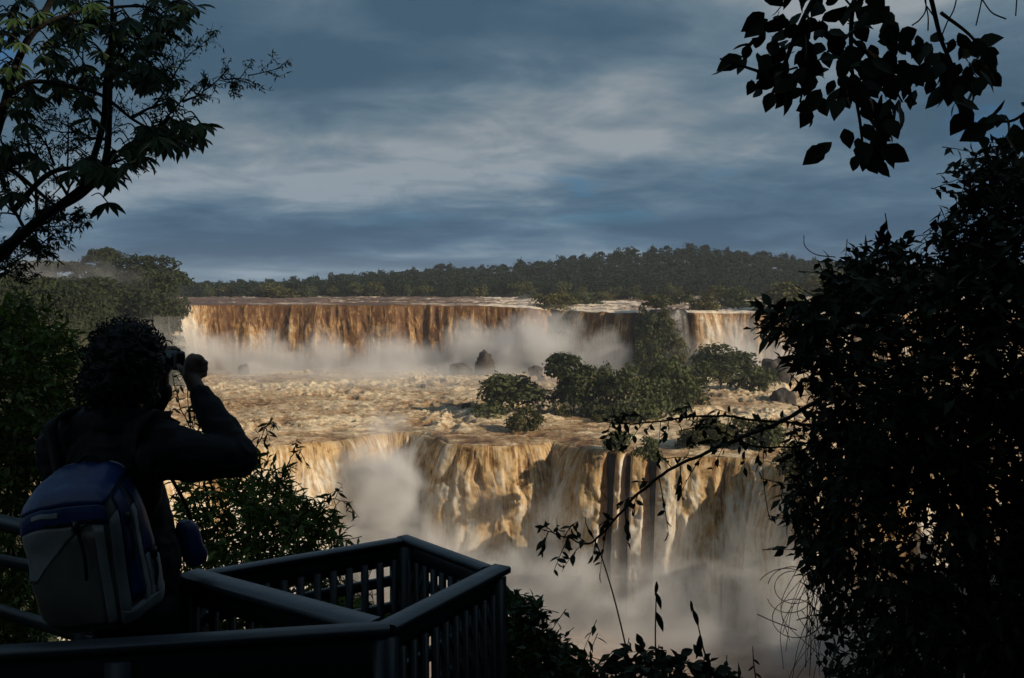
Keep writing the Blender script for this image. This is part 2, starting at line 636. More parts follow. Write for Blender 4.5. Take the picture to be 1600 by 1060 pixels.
def tier(river_name, fall_name, lip, ds, far_fn, nrow, rows_pow, zfar, zbase, nfall, kick, amp, calm, dry, seed, rmat, fmat, foam_fn, bulge=1.0, fbase=0.3, fdrop=1.0, foam_lit=lambda L: np.zeros(len(L)), lipvar=0.7):
    """a river sheet that runs to a lip and drops over it as a curtain"""
    L = resample(spline(lip, 14), ds)
    s0 = np.arange(len(L)) * ds
    L[:, 1] += lipvar * (fbm(s0 / 16, 0.3, 0, 4, seed + 90, 0.6)) * 2.0
    L[:, 2] += 0.35 * lipvar * fbm(s0 / 7, 0.7, 0, 3, seed + 95)
    n = len(L)
    T = np.gradient(L[:, :2], axis=0)
    k = 9
    ker = np.ones(k) / k
    T = np.stack([np.convolve(np.pad(T[:, c], k // 2, 'edge'), ker, 'valid') for c in (0, 1)], -1)
    T = unit(T)
    Nn = np.stack([T[:, 1], -T[:, 0]], -1)
    s = np.r_[0, np.cumsum(np.linalg.norm(np.diff(L[:, :2], axis=0), axis=1))]
    Fx, Fy = far_fn(L)
    t = (np.linspace(0, 1, nrow) ** rows_pow)[::-1]                 # far .. lip
    X = L[None, :, 0] + (Fx - L[:, 0])[None] * t[:, None]
    Y = L[None, :, 1] + (Fy - L[:, 1])[None] * t[:, None]
    d = np.hypot(X - L[None, :, 0], Y - L[None, :, 1])
    Z = L[None, :, 2] + (zfar - L[:, 2])[None] * sstep(0, 1, t)[:, None]
    wx = X + 5 * fbm(X / 17, Y / 17, 3.3, 2, seed + 2)
    wy = Y + 5 * fbm(X / 17, Y / 17, 7.7, 2, seed + 3)
    w1 = fbm(wx / 19, wy / 15, 0, 3, seed)
    w2 = 1 - 2 * np.abs(fbm(wx / 11, wy / 7.0, 0, 5, seed + 5, 0.55))
    w3 = fbm(wx / 3.6, wy / 3.0, 0, 3, seed + 9)
    rough = 0.52 + 0.75 * sstep(-0.35, 0.35, fbm(X / 38, Y / 30, 0, 3, seed + 14))
    a = amp * (calm + (1 - calm) * sstep(6, 45, d)) * (0.45 + 0.55 * sstep(0, 8, d)) * rough
    wave = a * (1.0 * w1 + 1.8 * (w2 - 0.45) + 0.75 * w3)
    Z = Z + wave - 1.1 * np.exp(-d / 3.5)
    foam = foam_fn(X, Y, d, w1, w2, w3) + 0.20 * (rough - 0.75)
    V = np.stack([X, Y, Z], -1).reshape(-1, 3)
    me = mesh(river_name, V, gridf(nrow, n), rmat, True, {'foam': foam}, np.stack([X, Y], -1).reshape(-1, 2))
    o = link(river_name, me)
    tag(o, kind='structure')
    # curtain
    h = (np.linspace(0, 1, nfall) ** 1.35)[:, None] * (L[:, 2] - zbase)[None]
    S = np.broadcast_to(s[None], h.shape)
    warp = fbm(S / 9, h / 24, 1.7, 3, seed + 60) * 3.5
    col = fbm(S / 8.0, h / 160, 4.4, 2, seed + 17) * 1.5              # broad columns: some foam, some run clear
    st = fbm((S + warp) / 5.0, h / 34, 0.3, 3, seed + 21)
    st2 = fbm((S + warp) / 2.0, h / 7.5 - S * 0.02, 0.7, 4, seed + 31, 0.58)
    cl = 1 - 2 * np.abs(fbm((S + warp) / 4.2, h / 5.6, 2.2, 5, seed + 41, 0.58))
    grow = sstep(0, 16, h)
    dr = dry(s, L)[None] * np.ones_like(h)
    kk = kick * (1 + 0.16 * col)
    off = kk * np.sqrt(h + 0.02) + bulge * grow * (1.1 * st + 0.75 * st2 + 0.5 * (cl - 0.4) * (0.55 + 0.6 * np.clip(col, -0.6, 1))) + bulge * 0.9 * sstep(0.2, 3, h) * (st2 + 0.7 * st)
    off = off * (1 - dr) + (-4.0) * dr * sstep(0, 3, h)
    Hx = L[None, :, 0] + Nn[None, :, 0] * off
    Hy = L[None, :, 1] + Nn[None, :, 1] * off
    Hz = L[None, :, 2] - h - 1.1 * np.exp(-h / 2.0) + 0.8 * grow * cl
    Hz = np.maximum(Hz, zbase - 1)
    # the first row repeats the lip of the river sheet
    Hz[0] = Z[-1]
    ff = fbase + 0.35 * st + 0.35 * st2 + 0.38 * (cl - 0.25) * grow + 0.55 * col * (0.35 + 0.65 * grow) + 0.40 * sstep(6, 44, h) * fdrop - 0.10 * (1 - grow) + foam_lit(L)[None]
    V = np.stack([Hx, Hy, Hz], -1).reshape(-1, 3)
    me = mesh(fall_name, V, gridf(nfall, n), fmat, True, {'foam': np.clip(ff, 0, 1.4)}, np.stack([S + warp, h], -1).reshape(-1, 2))
    o = link(fall_name, me)
    tag(o, kind='structure')
    # the cliff behind it
    hc = np.linspace(0.3, 1, 40)[:, None] * (L[:, 2] - zbase + 1)[None] * np.ones((1, n))
    hc = np.linspace(1.2, 1, 40)[:, None] * 0 + np.linspace(0, 1, 40)[:, None] * (L[:, 2] - zbase + 1)[None] + 0.9
    oc = -0.9 + 0.8 * fbm(S[:1] / 4, hc / 5, 0, 4, seed + 77) + 0.5 * np.round(2 * vnoise(S[:1] / 9, hc / 4, 0, seed + 78))
    oc = oc + 1.6 * dry(s, L)[None] * sstep(0, 6, hc)
    V = np.stack([L[None, :, 0] + Nn[None, :, 0] * oc, L[None, :, 1] + Nn[None, :, 1] * oc, L[None, :, 2] - hc], -1).reshape(-1, 3)
    o = link('cliff', mesh('cliff', V, gridf(40, n), M['wetrock'], True))
    tag(o, kind='structure')
    return L


ZM, ZL, ZU = -52.0, -103.0, -11.6             # middle river, lower pool, upper river

upper_lip = [(-216, 470, -12), (-213, 505, -11.8), (-207, 535, -11.7), (-190, 556, -11.6), (-150, 562, -11.5), (-100, 560, -11.6), (-50, 563, -11.8), (-10, 560, -12.2), (14, 556, -13.6), (24, 566, -14.6), (34, 566, -15.0), (42, 552, -15.2), (56, 541, -15.4), (72, 535, -15.6), (82, 541, -15.5), (100, 545, -15.5), (108, 538, -15.8), (128, 543, -16), (150, 540, -16), (185, 532, -16), (235, 525, -15.5), (300, 522, -15)]


def bumpf(x, c, w):
    return np.exp(-((x - c) / w) ** 4)


def upper_dry(s, L):
    x = L[:, 0]
    return np.clip(bumpf(x, 26.5, 2.2) + bumpf(x, 35, 1.8) + bumpf(x, 73, 1.6) + bumpf(x, 92, 14), 0, 1)


def upper_foam(X, Y, d, w1, w2, w3):
    return np.clip(0.22 + 0.5 * w2 * sstep(-80, 20, X) + 1.1 * fbm(X / 30, Y / 9, 0, 4, 91) + 0.25 * sstep(10, 60, X) + 0.25 * sstep(14, 0, d) * sstep(-20, 20, X), 0, 1.3)


tier('upper_river', 'upper_waterfall', upper_lip, 0.8, lambda L: (L[:, 0] * 1.42 + 5, np.full(len(L), 800.0)), 130, 1.4, -11.2, ZM - 1, 84, 1.2, 0.75, 0.35, upper_dry, 3, M['river_far'], M['fall_brown'], upper_foam, 0.8, -0.10, 0.22, lambda L: 0.62 * sstep(98, 110, L[:, 0]) + 0.75 * sstep(-168, -198, L[:, 0]) + 0.15 * bumpf(L[:, 0], 45, 30) + 0.5 * bumpf(L[:, 0], 26, 12), 1.7)  # extra foam for the chutes; left end and right fall painted as sunlit

lower_lip = [(-150, 190, -52), (-128, 222, -52), (-112, 250, -52), (-97, 275, -52), (-84, 291, -51.8), (-72, 298, -51.6), (-62, 304, -51.8), (-55, 314, -52), (-46, 324, -52), (-35, 325, -52), (-27, 315, -52), (-21, 303, -52), (-12, 298, -52), (0, 298, -52), (8, 300, -52), (14, 303, -51.6), (19, 297, -51.8), (25, 289, -51.5), (32, 286, -51.7), (40, 283, -52), (48, 281, -52), (58, 279, -52), (68, 277, -52), (75, 273, -52), (80, 266, -52.5), (87, 260, -53.5), (98, 257, -54), (115, 260, -54), (140, 266, -54), (175, 268, -54)]


def lower_dry(s, L):
    x = L[:, 0]
    return np.clip(0.9 * bumpf(x, 31.5, 1.5) + 0.75 * bumpf(x, 36.6, 1.1) + bumpf(x, 44.2, 1.3) * 0.8 + bumpf(x, 93, 3) * 0.9, 0, 1)


def lower_foam(X, Y, d, w1, w2, w3):
    q = np.hypot((X - 10) / 34, (d - 8) / 16)
    smooth_tongue = np.exp(-q ** 2)
    return np.clip(0.29 + 0.55 * w2 + 0.22 * w3 + 0.45 * fbm(X / 34, Y / 30, 0, 3, 55) - 0.55 * smooth_tongue, 0, 1.3)


tier('rapids_river', 'lower_waterfall', lower_lip, 0.5, lambda L: (np.interp(L[:, 0], [-150, -60, 80, 175], [-262, -130, 160, 300]), np.full(len(L), 566.0)), 250, 1.35, ZM, ZL - 1, 150, 1.55, 1.25, 0.28, lower_dry, 11, M['rapids'], M['fall'], lower_foam, 1.0, 0.56, 1.1)

# lower pool
nx, ny = 220, 230
X, Y = np.meshgrid(np.linspace(-260, 260, nx), np.linspace(90, 345, ny))
Z = ZL + 0.45 * fbm(X / 9, Y / 6, 0, 4, 71) + 0.5 * (1 - 2 * np.abs(fbm(X / 14, Y / 9, 0, 3, 75)))
fo = np.clip(0.30 + 0.45 * fbm(X / 26, Y / 14, 0, 4, 79) + 0.3 * sstep(225, 275, Y), 0, 1)
o = link('lower_river', mesh('lower_river', np.stack([X, Y, Z], -1).reshape(-1, 3), gridf(ny, nx), M['pool'], True, {'foam': fo}, np.stack([X, Y], -1).reshape(-1, 2)))
tag(o, kind='structure')


# ------------------------------------------------------------------ terrain
def skyline(x_over_y):
    px = 800 + F * x_over_y
    y = np.interp(px, [-900, 0, 300, 400, 500, 600, 700, 800, 870, 950, 1000, 1080, 1150, 1200, 1260, 1320, 1600, 2500],
                  [425, 432, 438, 438, 433, 424, 419, 415, 407, 397, 392, 387, 392, 399, 406, 408, 410, 420])
    return (445 - y) / F


def far_ground(x, y):
    ridge = skyline(x / np.maximum(y, 1)) * 1060 - 17
    g = -12.5 + (np.maximum(ridge, -11.5) + 12.5) * sstep(790, 1050, y) - 20 * sstep(1080, 1500, y)
    return g + 1.5 * fbm(x / 60, y / 60, 0, 3, 33)


X, Y = np.meshgrid(np.linspace(-1500, 1500, 140), np.linspace(792, 2600, 60))
o = link('hill', mesh('hill', np.stack([X, Y, far_ground(X, Y)], -1).reshape(-1, 3), gridf(60, 140), M['soil'], True))
tag(o, kind='structure')
# ground sheet under everything, out to the horizon
X, Y = np.meshgrid(np.linspace(-3500, 3500, 30), np.linspace(-600, 4200, 30))
o = link('ground', mesh('ground', np.stack([X, Y, np.full_like(X, -112.0) + 60 * sstep(1500, 2200, Y)], -1).reshape(-1, 3), gridf(30, 30), M['soil'], True))
tag(o, kind='structure')


def left_bank(x, y):
    edge = -0.35 * y - 15 - 0.10 * np.maximum(0, 450 - y) + 6 * fbm(y / 40, 0, 0, 3, 5)
    base = ZM - 7 - 56 * sstep(330, 275, y)
    return base + (-12 - base) * sstep(8, -14, x - edge) + 2 * fbm(x / 14, y / 14, 0, 4, 12) + 5 * sstep(0, -150, x - edge)


X, Y = np.meshgrid(np.linspace(-560, -70, 120), np.linspace(170, 830, 120))
Z = left_bank(X, Y)
o = link('river_bank', mesh('river_bank', np.stack([X, Y, Z], -1).reshape(-1, 3), gridf(120, 120), M['soil'], True))
tag(o, kind='structure')


def near_ground(x, y):
    prof = np.interp(y, [-120, -60, -20, 1, 5.2, 9, 14, 60, 100, 130], [26, 16, 3, -2.2, -2.6, -6, -12, -62, -100, -108])
    right = sstep(8, 45, x - 0.10 * y)
    ridge = np.interp(y, [-100, 60, 140, 300], [26, 20, -18, -22]) + 12 * fbm(x / 60, y / 60, 0, 3, 9)  # unseen right-hand ridge, shaped for the shade it throws into the gorge
    side = sstep(0.60, 0.95, x / np.maximum(y, 20)) * sstep(30, 80, x)
    hill = prof + (ridge - prof) * sstep(0, 120, x - 0.62 * np.maximum(y, 0) - 20)
    z = prof + 0.25 * fbm(x / 3, y / 3, 0, 3, 15)
    z = z + (np.maximum(hill, prof) - prof) * side
    z = z + right * 5 * sstep(40, -20, y)
    return z


X, Y = np.meshgrid(np.r_[np.linspace(-300, -14, 40), np.linspace(-12, 12, 60), np.linspace(14, 420, 90)], np.r_[np.linspace(-140, -4, 24), np.linspace(-3, 14, 50), np.linspace(17, 300, 70)])
Z = near_ground(X, Y)
nr, nc = X.shape
o = link('gorge_slope', mesh('gorge_slope', np.stack([X, Y, Z], -1).reshape(-1, 3), gridf(nr, nc), M['soil'], True))
tag(o, kind='structure')

# rocky promontory that splits the upper falls, and low rock shelves under the islands
def mound(name, c, r, h, seed, top=0.5, mat='rock', n=40):
    th = np.linspace(0, 2 * np.pi, n, endpoint=False)
    rr = np.linspace(0, 1.15, 18)
    A, R = np.meshgrid(th, rr)
    x, y = np.cos(A) * R, np.sin(A) * R
    f = 1 + 0.28 * fbm(np.cos(A) * 1.7, np.sin(A) * 1.7, R, 3, seed)
    z = h * sstep(1.05, top, R) + 0.08 * h * fbm(x * 4, y * 4, 0, 4, seed + 3)
    V = np.stack([c[0] + x * r[0] * f, c[1] + y * r[1] * f, c[2] + z], -1).reshape(-1, 3)
    i = np.arange(17)[:, None] * n
    j = np.arange(n)[None]
    k = (j + 1) % n
    fq = np.stack([i + j, i + k, i + n + k, i + n + j], -1).reshape(-1, 4)
    o = link(name, mesh(name, V, fq, M[mat], True))
    return tag(o, kind='structure')


mound('promontory', (90, 534, ZM - 2), (15, 14), 38.5, 5, 0.72, 'wetrock')
# ------------------------------------------------------------------ trees far and middle distance
def crown_arrays(rng, lobes, n, size, flat=0.25, fill=0.35):
    """leaf clumps spread through ellipsoid lobes; returns verts, quads, tint"""
    lobes = np.asarray(lobes, float)
    vol = lobes[:, 3] * lobes[:, 4] * lobes[:, 5]
    idx = rng.choice(len(lobes), n, p=vol ** 0.67 / (vol ** 0.67).sum())
    d = unit(rng.normal(size=(n, 3)))
    d[:, 2] = np.where(d[:, 2] < -0.35, -d[:, 2], d[:, 2])
    r = 1 - fill * rng.random(n) ** 1.8
    r = r * (1 + 0.15 * rng.normal(size=n)) + np.where(rng.random(n) < 0.10, 0.30 * rng.random(n), 0)
    c = lobes[idx]
    p = c[:, :3] + d * c[:, 3:6] * r[:, None]
    nrm = unit(d / c[:, 3:6] * c[:, 3:6].mean() + 0.75 * rng.normal(size=(n, 3)) + [0, 0, flat])
    a = unit(np.cross(nrm, rng.normal(size=(n, 3))))
    b = np.cross(nrm, a)
    s = size * (0.55 + 0.9 * rng.random(n))[:, None]
    V = np.stack([p - a * s, p + b * s * 0.55 + nrm * s * 0.15, p + a * s, p - b * s * 0.6 - nrm * s * 0.1], 1).reshape(-1, 3)
    q = np.arange(n * 4).reshape(-1, 4)
    lt = rng.random(len(lobes))
    tint = np.repeat(np.clip(0.55 * lt[idx] + 0.5 * rng.random(n), 0, 1), 4)
    return V, q, tint


def tree_lobes(rng, kind):
    """unit-high tree, crown radius about 0.5: dome, umbrella, tall, bush"""
    L = []
    if kind == 'dome':
        for i in range(14):
            a, r = rng.random() * 6.28, 0.36 * math.sqrt(rng.random())
            z = 0.34 + 0.50 * rng.random() * (1 - r)
            s = 0.13 + 0.09 * rng.random()
            L.append((r * math.cos(a), r * math.sin(a), z, s * 1.15, s * 1.15, s * 0.8))
    elif kind == 'umbrella':
        for i in range(9):
            a, r = rng.random() * 6.28, 0.40 * math.sqrt(rng.random())
            z = 0.80 + 0.10 * rng.random() - 0.25 * r
            s = 0.11 + 0.07 * rng.random()
            L.append((r * math.cos(a), r * math.sin(a), z, s * 1.3, s * 1.3, s * 0.62))
        L.append((0.05, 0, 0.62, 0.13, 0.13, 0.08))
    elif kind == 'tall':
        for i in range(15):
            a, r = rng.random() * 6.28, 0.30 * rng.random()
            z = 0.16 + 0.70 * rng.random()
            s = (0.13 + 0.08 * rng.random()) * (1.15 - 0.45 * z)
            L.append((r * math.cos(a), r * math.sin(a), z, s * 1.1, s * 1.1, s * 0.9))
    else:
        for i in range(17):
            a, r = rng.random() * 6.28, 0.40 * math.sqrt(rng.random())
            z = 0.12 + 0.68 * rng.random() * (1 - 1.1 * r)
            s = 0.14 + 0.11 * rng.random()
            L.append((r * math.cos(a), r * math.sin(a), z, s, s, s * 0.85))
    return L


PROTO = {}


def proto(kind, matk, seed, n=1500, size=0.045):
    """crown and trunk meshes one unit high, shared by all trees of that kind"""
    key = (kind, matk, seed)
    if key in PROTO:
        return PROTO[key]
    rng = np.random.default_rng(seed)
    lob = tree_lobes(rng, kind)
    V, q, t = crown_arrays(rng, lob, n, size)
    lo, hi = np.percentile(V, 1, 0), np.percentile(V, 99, 0)
    V[:, :2] = (V[:, :2] - (lo + hi)[:2] / 2) / (hi - lo)[:2]
    if kind == 'bush':
        V[:, 2] = (V[:, 2] - lo[2]) / (hi - lo)[2] - 0.02
    else:
        V[:, 2] *= 1 / hi[2]
    cr = mesh('crown', V, q, M[matk], False, {'tint': t})
    mb = MB()
    top = 0.72 if kind != 'bush' else 0.45
    bend = rng.normal(size=2) * 0.03
    pts = spline([(0, 0, -0.08), (bend[0], bend[1], top * 0.5), (bend[0] * 0.5, bend[1], top)], 4)
    mb.tube(pts, np.linspace(0.028, 0.010, len(pts)), 7)
    for l in lob[:7]:
        z0 = top * (0.45 + 0.4 * rng.random())
        b = np.array([bend[0], bend[1], z0])
        e = np.array(l[:3])
        mb.tube(spline([b, (b + e) / 2 + [0, 0, -0.03], e], 3), np.linspace(0.011, 0.004, 7), 5)
    tr = mb.mesh('trunk', M['far_bark'], True)
    PROTO[key] = (cr, tr)
    return PROTO[key]


def tree(name, base, w, h, kind, matk, seed, label, cat, group=None, rz=None, n=1700, size=0.042):
    cr, tr = proto(kind, matk, seed, n, size)
    root = thing(name, base, label, cat, group)
    root.scale = (w, w * 0.9, h)
    root.rotation_euler.z = rz if rz is not None else (seed * 1.7 + base[0] * 0.37) % 6.28
    link('crown', cr, root)
    link('trunk', tr, root)
    return root


def px_tree(name, px, by, wpx, hpx, kind, matk, seed, label, cat='bush', z=ZM, Y=None, group=None, **kw):
    b = PZ(px, by, z) if Y is None else P(px, by, Y)
    s = b[1] / F
    return tree(name, b, wpx * s * 1.0, hpx * s, kind, matk, seed, label, cat, group, **kw)


def boulder(px, by, wpx, hpx, label, seed, z=ZM, Y=None, name='boulder', topped=0.55, mat='rock'):
    b = PZ(px, by, z) if Y is None else P(px, by, Y)
    s = b[1] / F
    r, h = wpx * s / 2, hpx * s
    mb = MB()
    mb.ball((0, 0, 0), 1, 30, 20)
    V, fs = mb.data()
    q = np.abs(fbm(V[:, 0] * 1.5, V[:, 1] * 1.5, V[:, 2] * 1.5, 3, seed))
    f = 0.82 + 0.40 * fbm(V[:, 0] * 1.3, V[:, 1] * 1.3, V[:, 2] * 1.3, 3, seed + 40) + 0.35 * np.round(q * 5) / 5 + 0.10 * fbm(V[:, 0] * 6, V[:, 1] * 6, V[:, 2] * 9, 3, seed + 80)
    V = V * f[:, None]
    V[:, 2] = np.sign(V[:, 2]) * np.abs(V[:, 2]) ** topped
    V[:, 2] = V[:, 2] / V[:, 2].max()
    V = V * [r, r, h]
    o = link(name, mesh(name, V, fs, M[mat], False))
    o.location = tuple(b)
    return tag(o, label, 'rock')


B = px_tree
B('bush', 797, 648, 118, 64, 'bush', 'tree_leaf', 21, 'broad dome-shaped bush rising from the brown rapids, left of the tree island', n=2600, size=0.034)
B('bush', 838, 626, 34, 26, 'bush', 'tree_leaf', 22, 'low bush tucked behind the right edge of the broad dome-shaped bush in the rapids')
B('bush', 820, 674, 56, 38, 'bush', 'olive_leaf', 23, 'small round bush just upstream of the lower falls lip, in front of the dome-shaped bush', n=1800)
B('tree', 892, 650, 80, 96, 'tall', 'tree_leaf', 24, 'spiky-topped tree at the left end of the wooded river island', 'tree', n=2600, size=0.034)
B('tree', 922, 652, 74, 72, 'bush', 'tree_leaf', 25, 'leafy green tree beside the spiky-topped one on the wooded river island', 'tree', n=2400, size=0.036)
B('bush', 944, 622, 46, 52, 'bush', 'tree_leaf', 26, 'round dark bush rising behind the leafy trees at the left end of the island')
B('tree', 985, 655, 100, 82, 'bush', 'tree_leaf', 27, 'dense tree with a rounded crown in the middle of the wooded river island', 'tree', n=3000, size=0.031)
B('tree', 1032, 645, 116, 84, 'bush', 'tree_leaf', 28, 'largest crown of the wooded river island, with a wide flat top', 'tree', n=3400, size=0.030)
B('bush', 1078, 632, 74, 66, 'bush', 'tree_leaf', 29, 'bush sloping down to the water at the right end of the wooded river island', n=2200, size=0.036)
B('bush', 1030, 580, 90, 46, 'bush', 'rust_leaf', 30, 'rusty brown shrub behind the largest crown of the river island', n=2200, size=0.034)
B('tree', 1128, 612, 86, 72, 'dome', 'tree_leaf', 31, 'broad tree in thin mist right of the wooded river island', 'tree', n=2400, size=0.034)
B('bush', 1176, 610, 74, 52, 'bush', 'tree_leaf', 32, 'pale misty bush right of the broad tree, left of the grey boulder')
B('bush', 1098, 590, 52, 48, 'bush', 'tree_leaf', 33, 'rounded bush fading into the spray below the yellow upper fall')
B('bush', 1130, 600, 40, 30, 'bush', 'olive_leaf', 34, 'low shrub at the foot of the broad tree in thin mist')
B('bush', 880, 655, 34, 26, 'bush', 'olive_leaf', 35, 'yellowish shrub at the waterline under the spiky-topped tree')
B('bush', 936, 656, 30, 24, 'bush', 'olive_leaf', 36, 'yellowish shrub at the waterline under the leafy island tree')
B('bush', 966, 704, 46, 30, 'bush', 'tree_leaf', 37, 'left of the two bushes growing on the very lip of the lower falls')
B('bush', 1012, 718, 46, 36, 'bush', 'tree_leaf', 38, 'right of the two bushes growing on the very lip of the lower falls', n=1800)
B('bush', 935, 662, 22, 14, 'bush', 'olive_leaf', 39, 'tiny shrub in the smooth brown water above the falls lip', n=600, size=0.05)
B('bush', 1128, 696, 80, 48, 'bush', 'olive_leaf', 40, 'olive bush above the lower falls, seen behind the arching twig', n=2000, size=0.036)
B('bush', 1080, 700, 46, 30, 'bush', 'olive_leaf', 41, 'low olive bush above the lower falls, left of the larger one behind the twig')
B('bush', 1196, 700, 66, 46, 'bush', 'tree_leaf', 42, 'bush above the right end of the lower falls, beside the dark tree')
B('bush', 1238, 756, 56, 60, 'bush', 'olive_leaf', 43, 'bush on the right shoulder of the lower falls, half hidden by the dark tree', z=-55)
# on the promontory between the upper falls
B('tree', 1026, 492, 50, 30, 'dome', 'olive_leaf', 51, 'umbrella-topped tree on the summit of the rock between the upper falls', 'tree', Y=528, n=2000)
B('tree', 1006, 530, 32, 50, 'bush', 'tree_leaf', 52, 'tree on the left shoulder of the rock between the upper falls', 'tree', Y=522)
B('tree', 1026, 556, 40, 66, 'tall', 'tree_leaf', 53, 'tall tree growing up the face of the rock between the upper falls', 'tree', Y=514, n=2400, size=0.036)
B('bush', 1058, 566, 40, 40, 'bush', 'olive_leaf', 54, 'pale bush at the right foot of the rock between the upper falls', Y=508)
B('bush', 1012, 576, 46, 46, 'bush', 'tree_leaf', 55, 'bush at the left foot of the rock between the upper falls', Y=508)
B('bush', 1040, 516, 34, 32, 'bush', 'olive_leaf', 56, 'bush just below the summit tree of the rock between the upper falls', Y=516)
B('bush', 1048, 540, 34, 30, 'bush', 'tree_leaf', 57, 'dark bush on the right flank of the rock between the upper falls', Y=516)
B('bush', 1012, 548, 30, 30, 'bush', 'olive_leaf', 58, 'olive bush low on the left flank of the rock between the upper falls', Y=512)
# on the brink of the upper falls
B('bush', 866, 486, 60, 30, 'bush', 'olive_leaf', 61, 'bush on the brink above the narrow twin cascades of the upper falls', Y=572)
B('bush', 905, 478, 70, 20, 'bush', 'tree_leaf', 62, 'low bush in the upper river behind the narrow twin cascades', Y=640)
B('bush', 1100, 486, 44, 26, 'bush', 'olive_leaf', 63, 'bush on the brink just right of the rock between the upper falls', Y=556)
B('tree', 1222, 492, 84, 50, 'bush', 'olive_leaf', 64, 'yellowish rounded tree on the brink above the right upper fall', 'tree', Y=560, n=2200)
B('bush', 1160, 484, 70, 34, 'bush', 'tree_leaf', 65, 'dark bush on the brink left of the yellowish rounded tree', Y=600)
B('tree', 1300, 478, 90, 52, 'dome', 'olive_leaf', 66, 'pale green tree beyond the upper river, beside the dark foreground tree', 'tree', Y=640)
for i, (px, by, Y, w, h, mk, lab) in enumerate([(936, 473, 700, 52, 17, 'olive_leaf', 'low olive bush islet in the upper river, left of the summit tree'), (985, 471, 720, 66, 20, 'tree_leaf', 'dark bush islet in the upper river behind the summit tree'), (1062, 476, 640, 44, 18, 'tree_leaf', 'small dark bush islet in the upper river right of the summit tree'), (1125, 470, 700, 60, 22, 'olive_leaf', 'wide olive bush islet in the upper river above the yellow fall'), (832, 469, 740, 46, 13, 'tree_leaf', 'flat bush islet far out in the upper river above the left falls'), (430, 467, 760, 80, 22, 'olive_leaf', 'pale thicket on the far bank just above the left end of the falls')]):
    B('bush', px, by, w, h, 'bush', mk, 44 + i % 3, lab, Y=Y, n=1500)
# boulders
boulder(757, 588, 36, 42, 'tallest dark rock pillar standing in the mist below the upper falls', 1, topped=0.6)
boulder(720, 588, 40, 21, 'flat-topped dark rock just left of the rock pillar in the mist', 2, topped=0.4)
boulder(680, 582, 24, 17, 'low jagged rock in the foam left of the flat-topped rock', 3)
boulder(380, 586, 20, 18, 'lone dark rock in the rapids right of the photographing man', 4)
boulder(690, 599, 22, 7, 'low wet rock in the rapids below the jagged one', 5)
boulder(661, 606, 11, 6, 'smallest round rock among the rapids, left of the low wet one', 6)
boulder(728, 637, 15, 8, 'round rock in the shadow left of the dome-shaped bush', 7)
boulder(836, 590, 26, 19, 'grey rock in the mist right of the rock pillar', 8, topped=0.45)
boulder(846, 596, 14, 9, 'small rock in front of the grey rock in the mist', 9)
boulder(1224, 628, 40, 22, 'smooth grey boulder at the water edge left of the dark tree', 10)
boulder(1216, 596, 52, 38, 'large grey boulder fading in spray behind the smooth one', 11, topped=0.7)
boulder(872, 506, 20, 18, 'dark rock between the narrow twin cascades of the upper falls', 12, Y=560)
boulder(852, 500, 10, 14, 'dark rock left of the narrow twin cascades of the upper falls', 13, Y=562)

# left bank, in the spray
G = 'trees on the misty left bank'
LB = [(18, 412, 90, 'dome', 'bank_leaf', 'palest tree of the misty left bank, at the edge of the picture', 470),
      (86, 410, 84, 'umbrella', 'bank_leaf', 'flat-crowned tree on the misty left bank, left of the tall emergent one', 455),
      (118, 412, 48, 'umbrella', 'bank_leaf', 'small-crowned tree between the flat-crowned and the tall emergent tree on the left bank', 450),
      (160, 391, 52, 'umbrella', 'bank_leaf', 'tallest emergent tree of the misty left bank, with a small flat crown', 452),
      (182, 405, 70, 'tall', 'bank_leaf', 'dark tree directly right of the tallest emergent tree on the left bank', 446),
      (222, 404, 88, 'dome', 'bank_leaf', 'large rounded tree crown right of the dark tree on the left bank', 448),
      (262, 426, 60, 'umbrella', 'bank_leaf', 'thin-crowned tree at the right end of the left bank', 470),
      (238, 434, 66, 'dome', 'bank_leaf', 'lower spreading tree in front of the rounded one on the left bank', 430),
      (140, 436, 90, 'dome', 'bank_leaf', 'wide tree low in front of the tallest emergent tree', 425),
      (60, 436, 100, 'dome', 'bank_leaf', 'misty tree low in front of the flat-crowned one on the left bank', 425),
      (205, 446, 80, 'dome', 'bank_leaf', 'tree low on the left bank above the head of the photographing man', 418),
      (270, 452, 40, 'bush', 'bank_leaf', 'dark tree at the brink beside the cream-coloured left end of the falls', 500)]
for i, (px, ty, w, k, mk, lab, Y) in enumerate(LB):
    x = P(px, ty, Y)
    gz = float(left_bank(np.array(x[0]), np.array(float(Y)))) - 1
    gz = max(gz, x[2] - 1.25 * w * Y / F - 5)
    tree('tree', (x[0], Y, gz), w * Y / F * 1.15, (x[2] - gz) / 0.97, k, mk, 70 + i, lab, 'tree', G, n=3200, size=0.030)


